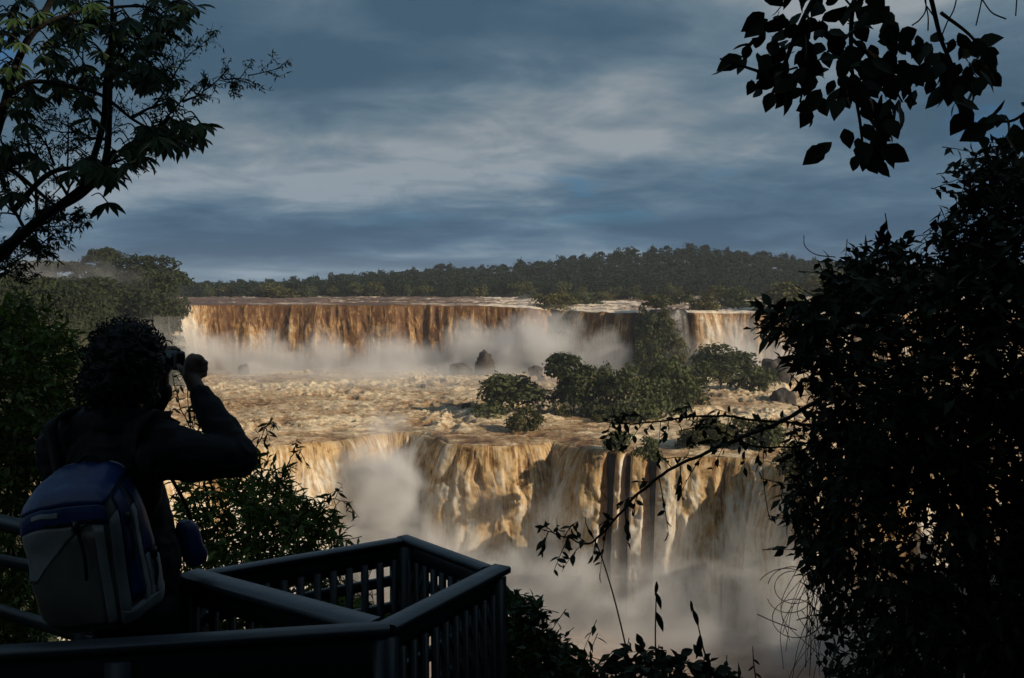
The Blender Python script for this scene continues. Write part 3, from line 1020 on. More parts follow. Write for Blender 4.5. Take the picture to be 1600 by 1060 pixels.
# ------------------------------------------------------------------ woods that read as one mass
def wood(name, pts, hs, seed, n=70, size=0.085, matk='far_leaf', kinds=('dome', 'bush', 'tall', 'umbrella')):
    rng = np.random.default_rng(seed)
    protos = []
    for k in range(8):
        lob = tree_lobes(rng, kinds[k % len(kinds)])
        protos.append(crown_arrays(rng, lob, n, size, 0.3, 0.25))
    Vs, Qs, Ts, off = [], [], [], 0
    for i, (p, h) in enumerate(zip(pts, hs)):
        V, q, t = protos[rng.integers(8)]
        a = rng.random() * 6.28
        ca, sa = math.cos(a), math.sin(a)
        w = h * (0.62 + 0.35 * rng.random())
        X = V[:, 0] * ca - V[:, 1] * sa
        Yy = V[:, 0] * sa + V[:, 1] * ca
        Vs.append(np.stack([p[0] + X * w, p[1] + Yy * w, p[2] + V[:, 2] * h], -1))
        Qs.append(q + off)
        Ts.append(np.clip(t * 0.6 + 0.45 * rng.random() - 0.05, 0, 1))
        off += len(V)
    o = link(name, mesh(name, np.vstack(Vs), np.vstack(Qs), M[matk], False, {'tint': np.concatenate(Ts)}))
    return tag(o, kind='stuff')


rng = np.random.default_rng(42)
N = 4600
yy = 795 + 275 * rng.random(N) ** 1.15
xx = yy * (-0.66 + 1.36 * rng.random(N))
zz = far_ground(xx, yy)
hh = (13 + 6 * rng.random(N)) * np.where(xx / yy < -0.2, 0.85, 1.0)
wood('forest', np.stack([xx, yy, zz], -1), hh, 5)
# single trees that stand out of the far canopy and along the far water's edge
G = 'treetops standing out on the forested hill'
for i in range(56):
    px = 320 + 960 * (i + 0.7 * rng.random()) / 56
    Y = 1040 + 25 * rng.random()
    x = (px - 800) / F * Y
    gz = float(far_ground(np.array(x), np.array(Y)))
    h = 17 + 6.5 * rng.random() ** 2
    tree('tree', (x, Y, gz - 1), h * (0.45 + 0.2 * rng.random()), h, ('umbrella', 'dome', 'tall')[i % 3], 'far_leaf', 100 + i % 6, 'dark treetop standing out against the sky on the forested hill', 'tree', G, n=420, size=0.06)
G = 'trees along the far bank of the upper river'
for i in range(34):
    px = 315 + 900 * (i + 0.8 * rng.random()) / 34
    Y = 782 + 10 * rng.random()
    x = (px - 800) / F * Y
    h = 9 + 6 * rng.random()
    tree('tree', (x, Y, -12), h * (0.9 + 0.4 * rng.random()), h, ('bush', 'dome')[i % 2], ('tree_leaf', 'olive_leaf', 'far_leaf')[i % 3], 110 + i % 4, 'rounded green tree along the far bank of the upper river', 'tree', G, n=600, size=0.05)
# thickets on the left bank
N = 1600
yy = 185 + 590 * rng.random(N) ** 1.25
xx = -0.35 * yy - 10 - 0.10 * np.maximum(0, 450 - yy) - 200 * rng.random(N) ** 2.0
zz = left_bank(xx, yy)
keep = zz > np.where(yy < 330, -100, ZM - 2)
wood('bank_thicket', np.stack([xx, yy, zz - 1], -1)[keep], (9 + 8 * rng.random(N))[keep], 6, 220, 0.050, 'bank_leaf')
# unseen trees added right of the frame and behind it, to shade the foreground
N = 620
yy = -70 + 165 * rng.random(N)
xx = np.maximum(yy, 0) * 0.70 + 22 + 150 * rng.random(N) ** 1.2
zz = near_ground(xx, yy)
k = zz > -70
wood('shade_forest', np.stack([xx, yy, zz - 1], -1)[k], (15 + 7 * rng.random(N))[k], 8, 90, 0.075, 'far_leaf')
yy = 96 + 200 * rng.random(190)
xx = yy * 0.74 + 45 + 170 * rng.random(190)
wood('ridge_shade_wood', np.stack([xx, yy, near_ground(xx, yy) - 1], -1), 6 + 12 * rng.random(190) ** 2, 14, 90, 0.08, 'far_leaf')  # added out of view to make the ridge's shadow edge jagged
N = 220
yy = -14 - 60 * rng.random(N)
xx = -60 + 130 * rng.random(N)
wood('shade_forest', np.stack([xx, yy, near_ground(xx, yy) - 0.5], -1), 8 + 5 * rng.random(N), 9, 130, 0.07, 'far_leaf')  # added behind the camera, out of view, to block light
# unseen crowns added over and beside the viewpoint to darken the foreground
can = np.array([(4.5, -4.5), (8, -3.0), (11, -1.0), (9, -7.5), (3.5, -10), (13, -5), (15, 1.0), (12, 4.5)])
wood('shade_canopy', np.stack([can[:, 0], can[:, 1], near_ground(can[:, 0], can[:, 1])], -1), 11 + 3.0 * rng.random(len(can)), 10, 900, 0.030, 'near_leaf', kinds=('dome', 'dome'))
# ------------------------------------------------------------------ spray and air
def mist_mat(name, scale, col=(0.985, 0.98, 0.98), step=1.0):
    m = bpy.data.materials.new(name)
    m.use_nodes = True
    nt = m.node_tree
    nt.nodes.clear()
    out = nd(nt, 'ShaderNodeOutputMaterial')
    tc = nd(nt, 'ShaderNodeTexCoord')
    ln = nd(nt, 'ShaderNodeVectorMath', operation='LENGTH')
    nt.links.new(tc.outputs['Object'], ln.inputs[0])
    n = noisen(nt, world_pos(nt), scale, 3, 0.55, 0.4)
    f = mathn(nt, 'ADD', mathn(nt, 'SUBTRACT', 1.0, ln.outputs['Value']), mathn(nt, 'MULTIPLY', mathn(nt, 'SUBTRACT', n, 0.55), 1.3))
    f = mapr(nt, f, 0.0, 0.8)
    oi = nd(nt, 'ShaderNodeObjectInfo')
    sep = nd(nt, 'ShaderNodeSeparateColor')
    nt.links.new(oi.outputs['Color'], sep.inputs[0])
    d = mathn(nt, 'MULTIPLY', f, sep.outputs[0])
    v = nd(nt, 'ShaderNodeVolumePrincipled')
    v.inputs['Color'].default_value = col + (1,)
    v.inputs['Anisotropy'].default_value = 0.1
    nt.links.new(d, v.inputs['Density'])
    nt.links.new(v.outputs[0], out.inputs['Volume'])
    m.cycles.volume_step_rate = step
    return m


M['mist'] = mist_mat('mist', 0.045)
M['mist_fine'] = mist_mat('mist_fine', 0.07)
_mb = MB()
_mb.ball((0, 0, 0), 1.0, 20, 12)
_me = {k: _mb.mesh('mist', M[k], True) for k in ('mist', 'mist_fine')}


def mist(c, r, dens, k='mist'):
    o = link('mist', _me[k])
    o.location = tuple(float(a) for a in c)
    o.scale = r
    o.color = (dens, dens, dens, 1)
    return tag(o, kind='stuff')


# along the foot of the upper falls
for x, y, rx, ry, rz, z, d in [(-196, 528, 34, 24, 27, -46, 0.10), (-150, 536, 46, 22, 24, -47, 0.10), (-112, 538, 30, 20, 28, -48, 0.10), (-70, 537, 44, 22, 26, -48, 0.11), (-20, 537, 40, 22, 33, -46, 0.10), (16, 534, 36, 26, 40, -44, 0.12), (50, 520, 30, 22, 30, -50, 0.09), (130, 512, 52, 24, 32, -46, 0.07), (-70, 512, 170, 26, 12, -52, 0.03)]:
    mist((x, y, z), (rx, ry, rz), d)
# low spray drifting over the rapids
mist((-60, 470, -50), (190, 70, 10), 0.010)
# left bank veil
mist((-226, 440, -26), (84, 56, 52), 0.034)
# foot of the lower falls
for x, y, rx, ry, rz, z, d in [(-44, 301, 22, 18, 48, -87, 0.42), (-84, 268, 36, 28, 32, -96, 0.10), (-18, 280, 32, 20, 30, -100, 0.12), (14, 271, 34, 22, 28, -101, 0.11), (48, 258, 36, 22, 28, -101, 0.09), (84, 244, 32, 26, 32, -100, 0.075), (0, 236, 110, 56, 20, -103, 0.014)]:
    mist((x, y, z), (rx, ry, rz), d, 'mist_fine')

# fine spray that clings to the lower curtain
for x, y, rx, ry, rz, z, d in [(-72, 285, 22, 14, 34, -80, 0.025), (-12, 288, 20, 9, 28, -84, 0.03), (16, 284, 22, 10, 28, -85, 0.035), (46, 270, 26, 10, 28, -86, 0.035), (74, 260, 18, 10, 26, -84, 0.04)]:
    mist((x, y, z), (rx, ry, rz), d, 'mist_fine')

# the air between here and the far hills
m = bpy.data.materials.new('haze')
m.use_nodes = True
m.node_tree.nodes.clear()
_o = nd(m.node_tree, 'ShaderNodeOutputMaterial')
_v = nd(m.node_tree, 'ShaderNodeVolumePrincipled')
_v.inputs['Color'].default_value = (0.80, 0.88, 1.0, 1)
_v.inputs['Density'].default_value = 0.00008
_v.inputs['Anisotropy'].default_value = 0.0
m.node_tree.links.new(_v.outputs[0], _o.inputs['Volume'])
mb = MB().box((0, 1800, -30), (3600, 0, 0), (0, 2500, 0), (0, 0, 100))
tag(link('haze', mb.mesh('haze', m)), kind='stuff')
# ------------------------------------------------------------------ walkway: deck, railings
M['paint'] = simple('paint', (0.020, 0.027, 0.032), 0.42, 0.5, 0.45, 3.0, 0.35, 14, 0.004, stretch=(1, 1, 1))
M['paint_pale'] = simple('paint_pale', (0.036, 0.048, 0.058), 0.36, 0.55, 0.5, 5.0, 0.5, 22, 0.004)  # paler version of the paint, for most top rails
M['plank'] = simple('plank', (0.045, 0.042, 0.038), 0.8, 0.3, 0.5, 4.0, 0.5, 20, 0.004)
RZ, DZ = -1.0, -1.88
A0, P1, P2, P3, P4 = PZ(-260, 1030, RZ), PZ(598, 976, RZ), PZ(773, 887, RZ), PZ(635, 837, RZ), PZ(298, 894, RZ)
Q0 = np.array([-3.3, 3.75, RZ])
UP = np.array([0, 0, 1.0])


def board(a, b, w, t, drop, mat, ext=(0, 0), bev=0.006):
    """a plank from a to b: w wide, t thick, its top drop below the given line, with eased top edges"""
    a, b = np.asarray(a, float), np.asarray(b, float)
    d = unit(b - a)
    a, b = a - d * ext[0], b + d * ext[1]
    s = unit(np.cross(d, UP))
    u = np.cross(s, d)
    prof = [(-w / 2, -t), (w / 2, -t), (w / 2, -bev), (w / 2 - bev * 0.4, -bev * 0.4), (w / 2 - bev, 0), (-w / 2 + bev, 0), (-w / 2 + bev * 0.4, -bev * 0.4), (-w / 2, -bev)]
    ring = np.array([s * x + u * (z - drop) for x, z in prof])
    n = len(prof)
    V = np.vstack([a + ring, b + ring])
    i = np.arange(n)
    j = (i + 1) % n
    mb = MB()
    mb.add(V, np.stack([i, i + n, j + n, j], -1))
    for o, sg in ((0, 1), (n, -1)):
        c = np.vstack([V[o:o + n], V[o:o + n].mean(0)])
        mb.add(c, np.stack([i, j, np.full(n, n)] if sg > 0 else [j, i, np.full(n, n)], -1))
    return mb


def build_railing():
    root = thing('railing', ((P1 + P3) / 2)[:2].tolist() + [DZ], 'dark painted wooden railing round the small lookout bay', 'railing')
    rails = [(A0, P1, 0.070, 0.026), (P4, P1, 0.105, 0.022), (P1, P2, 0.074, 0.022), (P3, P2, 0.058, 0.020), (P4, P3, 0.058, 0.020)]
    ext = [(0, 0.02), (0.02, -0.05), (-0.02, 0.05), (0.03, -0.045), (0.0, -0.03)]
    for k, ((a, b, w, t), e) in enumerate(zip(rails, ext)):
        part('top_rail', board(a, b, w, t, 0.002 * k, 0, e).mesh('top_rail', M['paint_pale' if k else 'paint']), root)
        part('fascia', board(a, b, 0.035, 0.075 if k != 0 else 0.16, t + 0.004 + 0.002 * k, 0, (0, -0.02)).mesh('fascia', M['paint']), root)
    for a, b in ((P3, P2), (P4, P3), (P1, P2)):
        for z in (0.152, 0.258, 0.74):
            part('mid_rail', board(a, b, 0.03, 0.036, z, 0, (-0.02, -0.02)).mesh('mid_rail', M['paint']), root)
    # posts
    for p, w in ((P3, 0.048), (P2, 0.030), (P1, 0.034), (P4, 0.034)):
        e = unit(P2 - P1)
        f = np.array([-e[1], e[0], 0])
        mb = MB().box((p[0], p[1], (RZ - 0.035 + DZ - 0.1) / 2), e * w, f * w, UP * ((RZ - 0.035 - DZ + 0.1) / 2))
        part('post', mb.mesh('post', M['paint']), root)
    for s_ in (0.5, 0.02):
        p = A0 + (P1 - A0) * s_
        mb = MB().box((p[0], p[1], (RZ - 0.05 + DZ - 0.1) / 2), (0.035, 0, 0), (0, 0.035, 0), UP * ((RZ - 0.05 - DZ + 0.1) / 2))
        part('post', mb.mesh('post', M['paint']), root)
    # balusters, one mesh shared by all
    hb = (-RZ - 0.09 + DZ + 0.02)
    me = MB().box((0, 0, hb / 2), (0.0130, 0, 0), (0, 0.008, 0), (0, 0, -hb / 2)).mesh('baluster', M['paint'])
    base = Vector(root.location)
    for a, b, sp in ((P3, P2, 0.054), (P4, P3, 0.060), (P1, P2, 0.054), (A0, P1, 0.085), (P4, P1, 0.085)):
        d = b - a
        ln = np.linalg.norm(d)
        n = int(ln / sp)
        ang = math.atan2(d[1], d[0])
        off = unit(np.cross(d, UP)) * (0.026 if sp != 0.085 else -0.030)
        for i in range(1, n):
            p = a + d * i / n + off
            Mx = Matrix.Translation(Vector((p[0], p[1], RZ - 0.08)) - base) @ Matrix.Rotation(ang, 4, 'Z') @ Matrix.Rotation(random.uniform(-0.012, 0.012), 4, 'Y')
            link('baluster', me, root, Mx)
    return root


build_railing()
# second railing further along the path, at the left edge
r2 = thing('railing', (-2.6, 3.7, DZ), 'second dark railing sloping down behind the backpack at the left edge', 'railing')
for a, b, w in (((-90, 788, 3.75), (150, 842, 3.45), 0.075), ((-90, 850, 3.75), (150, 896, 3.45), 0.035), ((-90, 920, 3.75), (150, 992, 3.45), 0.04)):
    part('rail', board(P(*a), P(*b), w, 0.04, 0, 0).mesh('rail', M['paint']), r2)
for px in (-70, 132):
    t = P(px, 800 if px < 0 else 846, 3.74 if px < 0 else 3.48)
    part('post', MB().box((t[0], t[1], (t[2] + DZ) / 2 - 0.05), (0.035, 0, 0), (0, 0.035, 0), (0, 0, (t[2] - DZ) / 2)).mesh('post', M['paint']), r2)

deck = bpy.data.objects.new('deck', None)
COL.objects.link(deck)
deck.location = (-1.2, 2.9, DZ)
tag(deck, kind='structure')


def planks(a0, a1, b0, b1, z, n):
    for i in range(n):
        t0, t1 = (i + 0.04) / n, (i + 0.96) / n
        q = [a0 + (a1 - a0) * t0, a0 + (a1 - a0) * t1, b0 + (b1 - b0) * t1, b0 + (b1 - b0) * t0]
        zz = z + random.uniform(-0.002, 0.002)
        top = [(p[0], p[1], zz) for p in q]
        bot = [(p[0], p[1], zz - 0.03) for p in q]
        V = np.array(top + bot)
        f = np.array([(0, 1, 2, 3), (7, 6, 5, 4), (0, 4, 5, 1), (1, 5, 6, 2), (2, 6, 7, 3), (3, 7, 4, 0)])
        c = V.mean(0)
        if np.cross(V[1] - V[0], V[2] - V[0])[2] < 0:
            f = f[:, ::-1]
        part('plank', mesh('plank', V, f, M['plank']), deck)


planks(P1, P2, P4, P3, DZ, 10)
planks(A0, P1, Q0, P4, DZ, 34)
planks(np.array([-2.2, -1.2, 0]), np.array([1.4, -1.2, 0]), np.array([-2.2, 1.9, 0]), np.array([1.4, 1.9, 0]), -1.62, 26)


# ------------------------------------------------------------------ the photographing man
def remesh(mb, name, mat, voxel, smooth=6, disp=None):
    me = mb.mesh(name + '_raw', mat)
    o = bpy.data.objects.new(name, me)
    COL.objects.link(o)
    m = o.modifiers.new('r', 'REMESH')
    m.mode = 'VOXEL'
    m.voxel_size = voxel
    s = o.modifiers.new('s', 'SMOOTH')
    s.iterations = smooth
    s.factor = 0.5
    dg = bpy.context.evaluated_depsgraph_get()
    dg.update()
    out = bpy.data.meshes.new_from_object(o.evaluated_get(dg))
    bpy.data.objects.remove(o)
    bpy.data.meshes.remove(me)
    out.name = name
    n = len(out.vertices)
    if disp:
        co = np.zeros(n * 3, np.float32)
        no = np.zeros(n * 3, np.float32)
        out.vertices.foreach_get('co', co)
        out.vertex_normals.foreach_get('vector', no)
        co, no = co.reshape(-1, 3), no.reshape(-1, 3)
        co = co + no * disp(co)[:, None]
        out.vertices.foreach_set('co', co.astype(np.float32).ravel())
    out.polygons.foreach_set('use_smooth', np.ones(len(out.polygons), bool))
    out.materials.clear()
    out.materials.append(mat)
    out.update()
    return out


M['skin'] = simple('skin', (0.16, 0.088, 0.062), 0.55, 0.4, 0.2, 12)
M['hair'] = simple('hair', (0.010, 0.008, 0.007), 0.55, 0.3, 0.3, 20)
M['jacket'] = simple('jacket', (0.011, 0.012, 0.016), 0.8, 0.25, 0.4, 9, 0.5, 40, 0.004)
M['trousers'] = simple('trousers', (0.012, 0.014, 0.020), 0.9, 0.2, 0.4, 9, 0.5, 60, 0.003)
M['shoe'] = simple('shoe', (0.02, 0.018, 0.016), 0.6, 0.4)
M['cam_black'] = simple('cam_black', (0.012, 0.012, 0.013), 0.35, 0.5)
M['cam_screen'] = simple('cam_screen', (0.02, 0.05, 0.055), 0.12, 0.6)
M['tarp_grey'] = simple('tarp_grey', (0.28, 0.29, 0.29), 0.48, 0.45, 0.45, 4.5, 0.5, 9, 0.012)
M['tarp_dark'] = simple('tarp_dark', (0.115, 0.110, 0.098), 0.5, 0.4, 0.4, 6, 0.4, 12, 0.01)
M['tarp_blue'] = simple('tarp_blue', (0.008, 0.032, 0.15), 0.40, 0.5, 0.4, 5, 0.5, 10, 0.01)
M['webbing'] = simple('webbing', (0.012, 0.012, 0.014), 0.8, 0.2)
M['trim'] = simple('trim', (0.34, 0.35, 0.35), 0.45, 0.4, 0.3, 14)

FD = unit(np.array([0.62, 0.78, 0.0]))         # the way he faces
RD = np.array([FD[1], -FD[0], 0.0])            # his right
HC = P(203, 574, 2.98)                         # head centre
SH_R, SH_L = P(258, 700, 2.88), P(100, 694, 3.08)
EL_R, WR_R = P(372, 716, 2.97), P(313, 616, 3.10)
EL_L, WR_L = P(172, 745, 3.42), P(252, 610, 3.26)
HD_R = P(301, 577, 3.13)
CAMC = P(272, 563, 3.20)
CH, WA, PE = P(178, 745, 3.0), P(205, 860, 3.02), P(212, 945, 3.02)


def limb(mb, pts, r, n=6, sides=14):
    p = spline(pts, n)
    rr = np.interp(np.linspace(0, 1, len(p)), np.linspace(0, 1, len(r)), r)
    mb.tube(p, rr, sides)
    mb.ball(p[0], rr[0], 14, 10)
    mb.ball(p[-1], rr[-1], 14, 10)


rotF = np.stack([RD, FD, UP], -1)              # local x right, y forward, z up


def fingers(mb, hand, side):
    """four fingers of different length closed over the front of the camera, thumb on its back"""
    k0 = hand + side * 0.020 + FD * 0.015 + UP * 0.012
    for i, ln in enumerate((0.92, 1.0, 0.95, 0.78)):
        b = hand + side * 0.022 + FD * 0.018 + UP * (0.040 - 0.0205 * i)
        p1 = b + FD * 0.022 * ln - side * 0.004 + UP * (0.006 if i == 0 else 0)
        p2 = p1 + FD * 0.008 - side * 0.028 * ln
        p3 = p2 - FD * 0.006 - side * 0.022 * ln
        if i == 0:                              # index finger lies along the top, on the release
            b = hand + side * 0.014 + FD * 0.014 + UP * 0.036
            p1 = b + FD * 0.012 - side * 0.020 + UP * 0.006
            p2 = p1 - side * 0.026 + FD * 0.004 - UP * 0.002
            p3 = p2 - side * 0.018 - UP * 0.006
        limb(mb, [b, p1, p2, p3], [0.0105, 0.0100, 0.0088, 0.0075], 4, 10)
    t0 = hand - FD * 0.012 - UP * 0.020 - side * 0.004
    t1 = t0 - FD * 0.014 - side * 0.022 + UP * 0.016
    t2 = t1 - side * 0.024 + UP * 0.016 + FD * 0.004
    limb(mb, [t0, t1, t2], [0.0135, 0.0115, 0.0090], 5, 10)


person = thing('person', (PE[0], PE[1], DZ), 'man in a black jacket raising a compact camera with his right arm, seen from behind', 'person')
mb = MB()
mb.ball(HC, (0.075, 0.095, 0.112), 24, 18, rotF)
mb.ball(HC + FD * 0.028 - UP * 0.062, (0.052, 0.066, 0.062), 18, 12, rotF)          # jaw
mb.ball(HC + FD * 0.088 - UP * 0.105, (0.022, 0.018, 0.016), 12, 8, rotF)           # chin
limb(mb, [HC + FD * 0.088 + UP * 0.012, HC + FD * 0.112 - UP * 0.028], [0.010, 0.015], 4, 8)   # nose
mb.ball(HC + FD * 0.088 - UP * 0.066, (0.024, 0.010, 0.008), 10, 8, rotF)           # lips
for sd in (-1, 1):
    mb.ball(HC + RD * sd * 0.077 - FD * 0.008 - UP * 0.012, (0.010, 0.020, 0.032), 12, 8, rotF)    # ears
    mb.ball(HC + RD * sd * 0.030 + FD * 0.080 + UP * 0.012, (0.018, 0.010, 0.009), 10, 8, rotF)    # brow and lids
NK = HC - UP * 0.21 - FD * 0.03
limb(mb, [HC - UP * 0.07 - FD * 0.015, NK, NK - UP * 0.05], [0.056, 0.056, 0.07])
mb.ball(CH, (0.165, 0.10, 0.19), 20, 14, rotF)
limb(mb, [CH, WA, PE], [0.115, 0.105, 0.12])
mb.ball(PE, (0.155, 0.115, 0.10), 18, 12, rotF)
for S, E, Wr, Hn, sd in ((SH_R, EL_R, WR_R, HD_R, RD), (SH_L, EL_L, WR_L, CAMC - RD * 0.062 - UP * 0.004, -RD)):
    limb(mb, [CH + UP * 0.12, S], [0.08, 0.06])
    limb(mb, [S, (S + E) / 2, E], [0.056, 0.050, 0.040])
    limb(mb, [E, (E * 0.6 + Wr * 0.4), Wr], [0.041, 0.042, 0.028])
    hn = Hn
    limb(mb, [Wr, hn - FD * 0.012 - UP * 0.02], [0.028, 0.026], 4)
    mb.ball(hn, (0.028, 0.032, 0.056), 16, 12, rotF)
    mb.ball(hn + FD * 0.012 + UP * 0.030 + sd * 0.012, (0.020, 0.026, 0.022), 14, 10, rotF)
    fingers(mb, hn, sd)
FEET = []
for sd in (-1, 1):
    hip = PE + RD * sd * 0.085 - UP * 0.03
    kn = np.array([hip[0], hip[1], DZ + 0.49]) + RD * sd * 0.02 + FD * 0.035
    an = np.array([hip[0], hip[1], DZ + 0.09]) + RD * sd * 0.03 - FD * 0.01
    FEET.append((hip, kn, an))
    limb(mb, [hip, (hip + kn) / 2, kn], [0.082, 0.070, 0.052])
    limb(mb, [kn, kn * 0.6 + an * 0.4, an], [0.050, 0.052, 0.034])
    limb(mb, [an - UP * 0.045 - FD * 0.03, an - UP * 0.05 + FD * 0.13], [0.034, 0.026])
part('body', remesh(mb, 'body', M['skin'], 0.0055, 5), person)

# jacket: torso, both sleeves, stand-up collar
mb = MB()
mb.ball(CH - UP * 0.01, (0.195, 0.135, 0.215), 24, 16, rotF)
limb(mb, [CH, WA, PE - UP * 0.015], [0.145, 0.148, 0.150])
mb.ball(PE - UP * 0.01, (0.180, 0.145, 0.10), 20, 12, rotF)
mb.ball(WA + RD * 0.03 - UP * 0.03, (0.165, 0.135, 0.16), 20, 12, rotF)
limb(mb, [SH_L + FD * 0.0, CH + UP * 0.165, SH_R], [0.082, 0.088, 0.082])
for S, E, Wr in ((SH_R, EL_R, WR_R), (SH_L, EL_L, WR_L)):
    limb(mb, [S - UP * 0.015, S * 0.5 + E * 0.5 - UP * 0.012, E - UP * 0.0], [0.090, 0.082, 0.062], 8)
    limb(mb, [E, E * 0.55 + Wr * 0.45, Wr], [0.062, 0.054, 0.038], 8)
mb.ball(SH_L + np.array([0.0, 0, -0.05]), (0.085, 0.085, 0.12), 16, 12)
limb(mb, [HC - UP * 0.155 - FD * 0.03, NK - UP * 0.06], [0.066, 0.10], 6)
part('jacket', remesh(mb, 'jacket', M['jacket'], 0.0075, 5, lambda c: 0.008 * fbm(c[:, 0] * 14, c[:, 1] * 14, c[:, 2] * 9, 3, 4) + 0.004 * (1 - 2 * np.abs(vnoise(c[:, 0] * 22, c[:, 1] * 22, c[:, 2] * 30, 8)))), person)
# collar, standing open in front of the chin
mb = MB()
n = 26
a = np.linspace(-2.5, 2.5, n)
for r0, nm in ((0.083, 0),):
    ring = []
    for zz, rr in ((-0.215, 0.098), (-0.180, 0.090), (-0.130, 0.096 + 0.0), (-0.130, 0.104), (-0.180, 0.100), (-0.215, 0.108)):
        fl = np.where(np.abs(a) < 1.2, 0.03, 0.0) * 0
        ring.append(HC - FD * 0.01 + UP * (zz + 0.022 * np.cos(a)[:, None]) + (-np.cos(a)[:, None] * FD + np.sin(a)[:, None] * RD) * (rr + 0.012 * np.abs(a[:, None]) ** 2 * 0.4))
    V = np.vstack(ring)
    fs = []
    for k in range(6):
        k2 = (k + 1) % 6
        i = np.arange(n - 1)
        fs.append(np.stack([k * n + i, k * n + i + 1, k2 * n + i + 1, k2 * n + i], -1))
    mb.add(V, np.vstack(fs))
part('collar', mb.mesh('collar', M['jacket'], True), person)
# trousers and shoes
mb = MB()
mb.ball(PE - UP * 0.03, (0.172, 0.135, 0.11), 18, 12, rotF)
for hip, kn, an in FEET:
    limb(mb, [hip, (hip + kn) / 2, kn], [0.100, 0.088, 0.070])
    limb(mb, [kn, kn * 0.5 + an * 0.5, an + UP * 0.0], [0.070, 0.064, 0.056])
part('trousers', remesh(mb, 'trousers', M['trousers'], 0.010, 4, lambda c: 0.006 * fbm(c[:, 0] * 12, c[:, 1] * 12, c[:, 2] * 10, 3, 6)), person)
for hip, kn, an in FEET:
    mb = MB()
    limb(mb, [an - UP * 0.045 - FD * 0.045, an - UP * 0.045 + FD * 0.06, an - UP * 0.055 + FD * 0.15], [0.045, 0.046, 0.036])
    me = remesh(mb, 'shoe', M['shoe'], 0.008, 3)
    part('shoe', me, person)

# curly hair: a lumpy cap with hundreds of small curls
mb = MB()
hr = np.random.default_rng(5)
HR = HC - FD * 0.012 + UP * 0.018
mb.ball(HR, (0.108, 0.112, 0.125), 26, 18, rotF)
mb.ball(HR - FD * 0.045 - UP * 0.07, (0.098, 0.085, 0.085), 20, 14, rotF)
mb.ball(HR + RD * 0.05 - UP * 0.055 - FD * 0.01, (0.058, 0.075, 0.075), 16, 12, rotF)
mb.ball(HR - RD * 0.05 - UP * 0.055 - FD * 0.01, (0.062, 0.080, 0.080), 16, 12, rotF)
cap = remesh(mb, 'hair', M['hair'], 0.008, 3, lambda c: 0.014 * (1 - 2.2 * np.abs(fbm(c[:, 0] * 30, c[:, 1] * 30, c[:, 2] * 30, 2, 3))))
co = np.zeros(len(cap.vertices) * 3, np.float32)
cap.vertices.foreach_get('co', co)
co = co.reshape(-1, 3)
hair = part('hair', cap, person)
mb = MB()
face = (co - HC) @ FD > 0.062
sel = np.where(~(face & ((co - HC)[:, 2] < 0.06)))[0]
for i in hr.choice(sel, 620):
    c = co[i]
    out = unit(c - HR)
    a = unit(np.cross(out, hr.normal(size=3)))
    r = 0.010 + 0.009 * hr.random()
    th = np.linspace(0, 3.4 + 2.2 * hr.random(), 9)
    ctr = c + out * r * (0.1 + 0.7 * hr.random())
    adv = unit(np.cross(out, a))
    pts = ctr + out * (np.cos(th)[:, None] * r) + a * (np.sin(th)[:, None] * r) + adv * (th[:, None] - 2) * 0.003
    mb.tube(pts, np.linspace(0.0026, 0.0010, 9), 4)
part('curl', tag(bpy.data.objects.new('tmp', None), None) and mb.mesh('curl', M['hair'], True), hair)['kind'] = 'stuff'

# ------------------------------------------------------------------ camera, backpack, hip bag
cam_t = thing('compact_camera', CAMC, 'compact black camera held up before the man\'s face', 'camera')


def rbox(c, ex, ey, ez, r=0.25, n=10, p=6):
    mb = MB()
    mb.ball((0, 0, 0), 1, 28, 20)
    V, fs = mb.data()
    k = (np.abs(V) ** p).sum(1) ** (1 / p)
    V = V / k[:, None]
    return c + V[:, :1] * ex + V[:, 1:2] * ey + V[:, 2:] * ez, fs


V, fs = rbox(CAMC, RD * 0.052, FD * 0.016, UP * 0.034, p=9)
part('body', mesh('body', V, fs, M['cam_black'], True), cam_t)
part('screen', MB().box(CAMC - FD * 0.0165 - RD * 0.012 + UP * 0.002, RD * 0.032, FD * 0.0012, UP * 0.024).mesh('screen', M['cam_screen']), cam_t)
mb = MB()
for r0, l0 in ((0.024, 0.009), (0.020, 0.017)):
    mb.tube([CAMC + FD * 0.012, CAMC + FD * (0.012 + l0)], [r0, r0], 20)
part('lens', mb.mesh('lens', M['cam_black']), cam_t)
part('shutter_button', MB().tube([CAMC + RD * 0.03 + UP * 0.034, CAMC + RD * 0.03 + UP * 0.040], [0.007, 0.007], 12).mesh('shutter_button', M['cam_black']), cam_t)
s0, s1 = P(297, 604, 3.13), P(301, 666, 3.12)
loop = spline([s0 + [-0.004, 0, 0.02], s0 + [-0.009, 0, -0.03], s1 + [-0.010, 0, 0.02], s1 + [0.0, 0, -0.004], s1 + [0.008, 0, 0.02], s0 + [0.004, 0, -0.03], s0 + [0.004, 0, 0.02]], 8)
part('wrist_strap', MB().tube(loop, 0.0016, 5).mesh('wrist_strap', M['webbing'], True), cam_t)

# backpack: eight corners, rounded between them
near = {('l', 't'): P(16, 806, 2.73), ('r', 't'): P(168, 778, 2.66), ('l', 'b'): P(58, 990, 2.76), ('r', 'b'): P(196, 992, 2.68)}
far_ = {('l', 't'): P(92, 730, 2.93), ('r', 't'): P(208, 722, 2.86), ('l', 'b'): P(120, 975, 2.96), ('r', 'b'): P(270, 934, 2.85)}


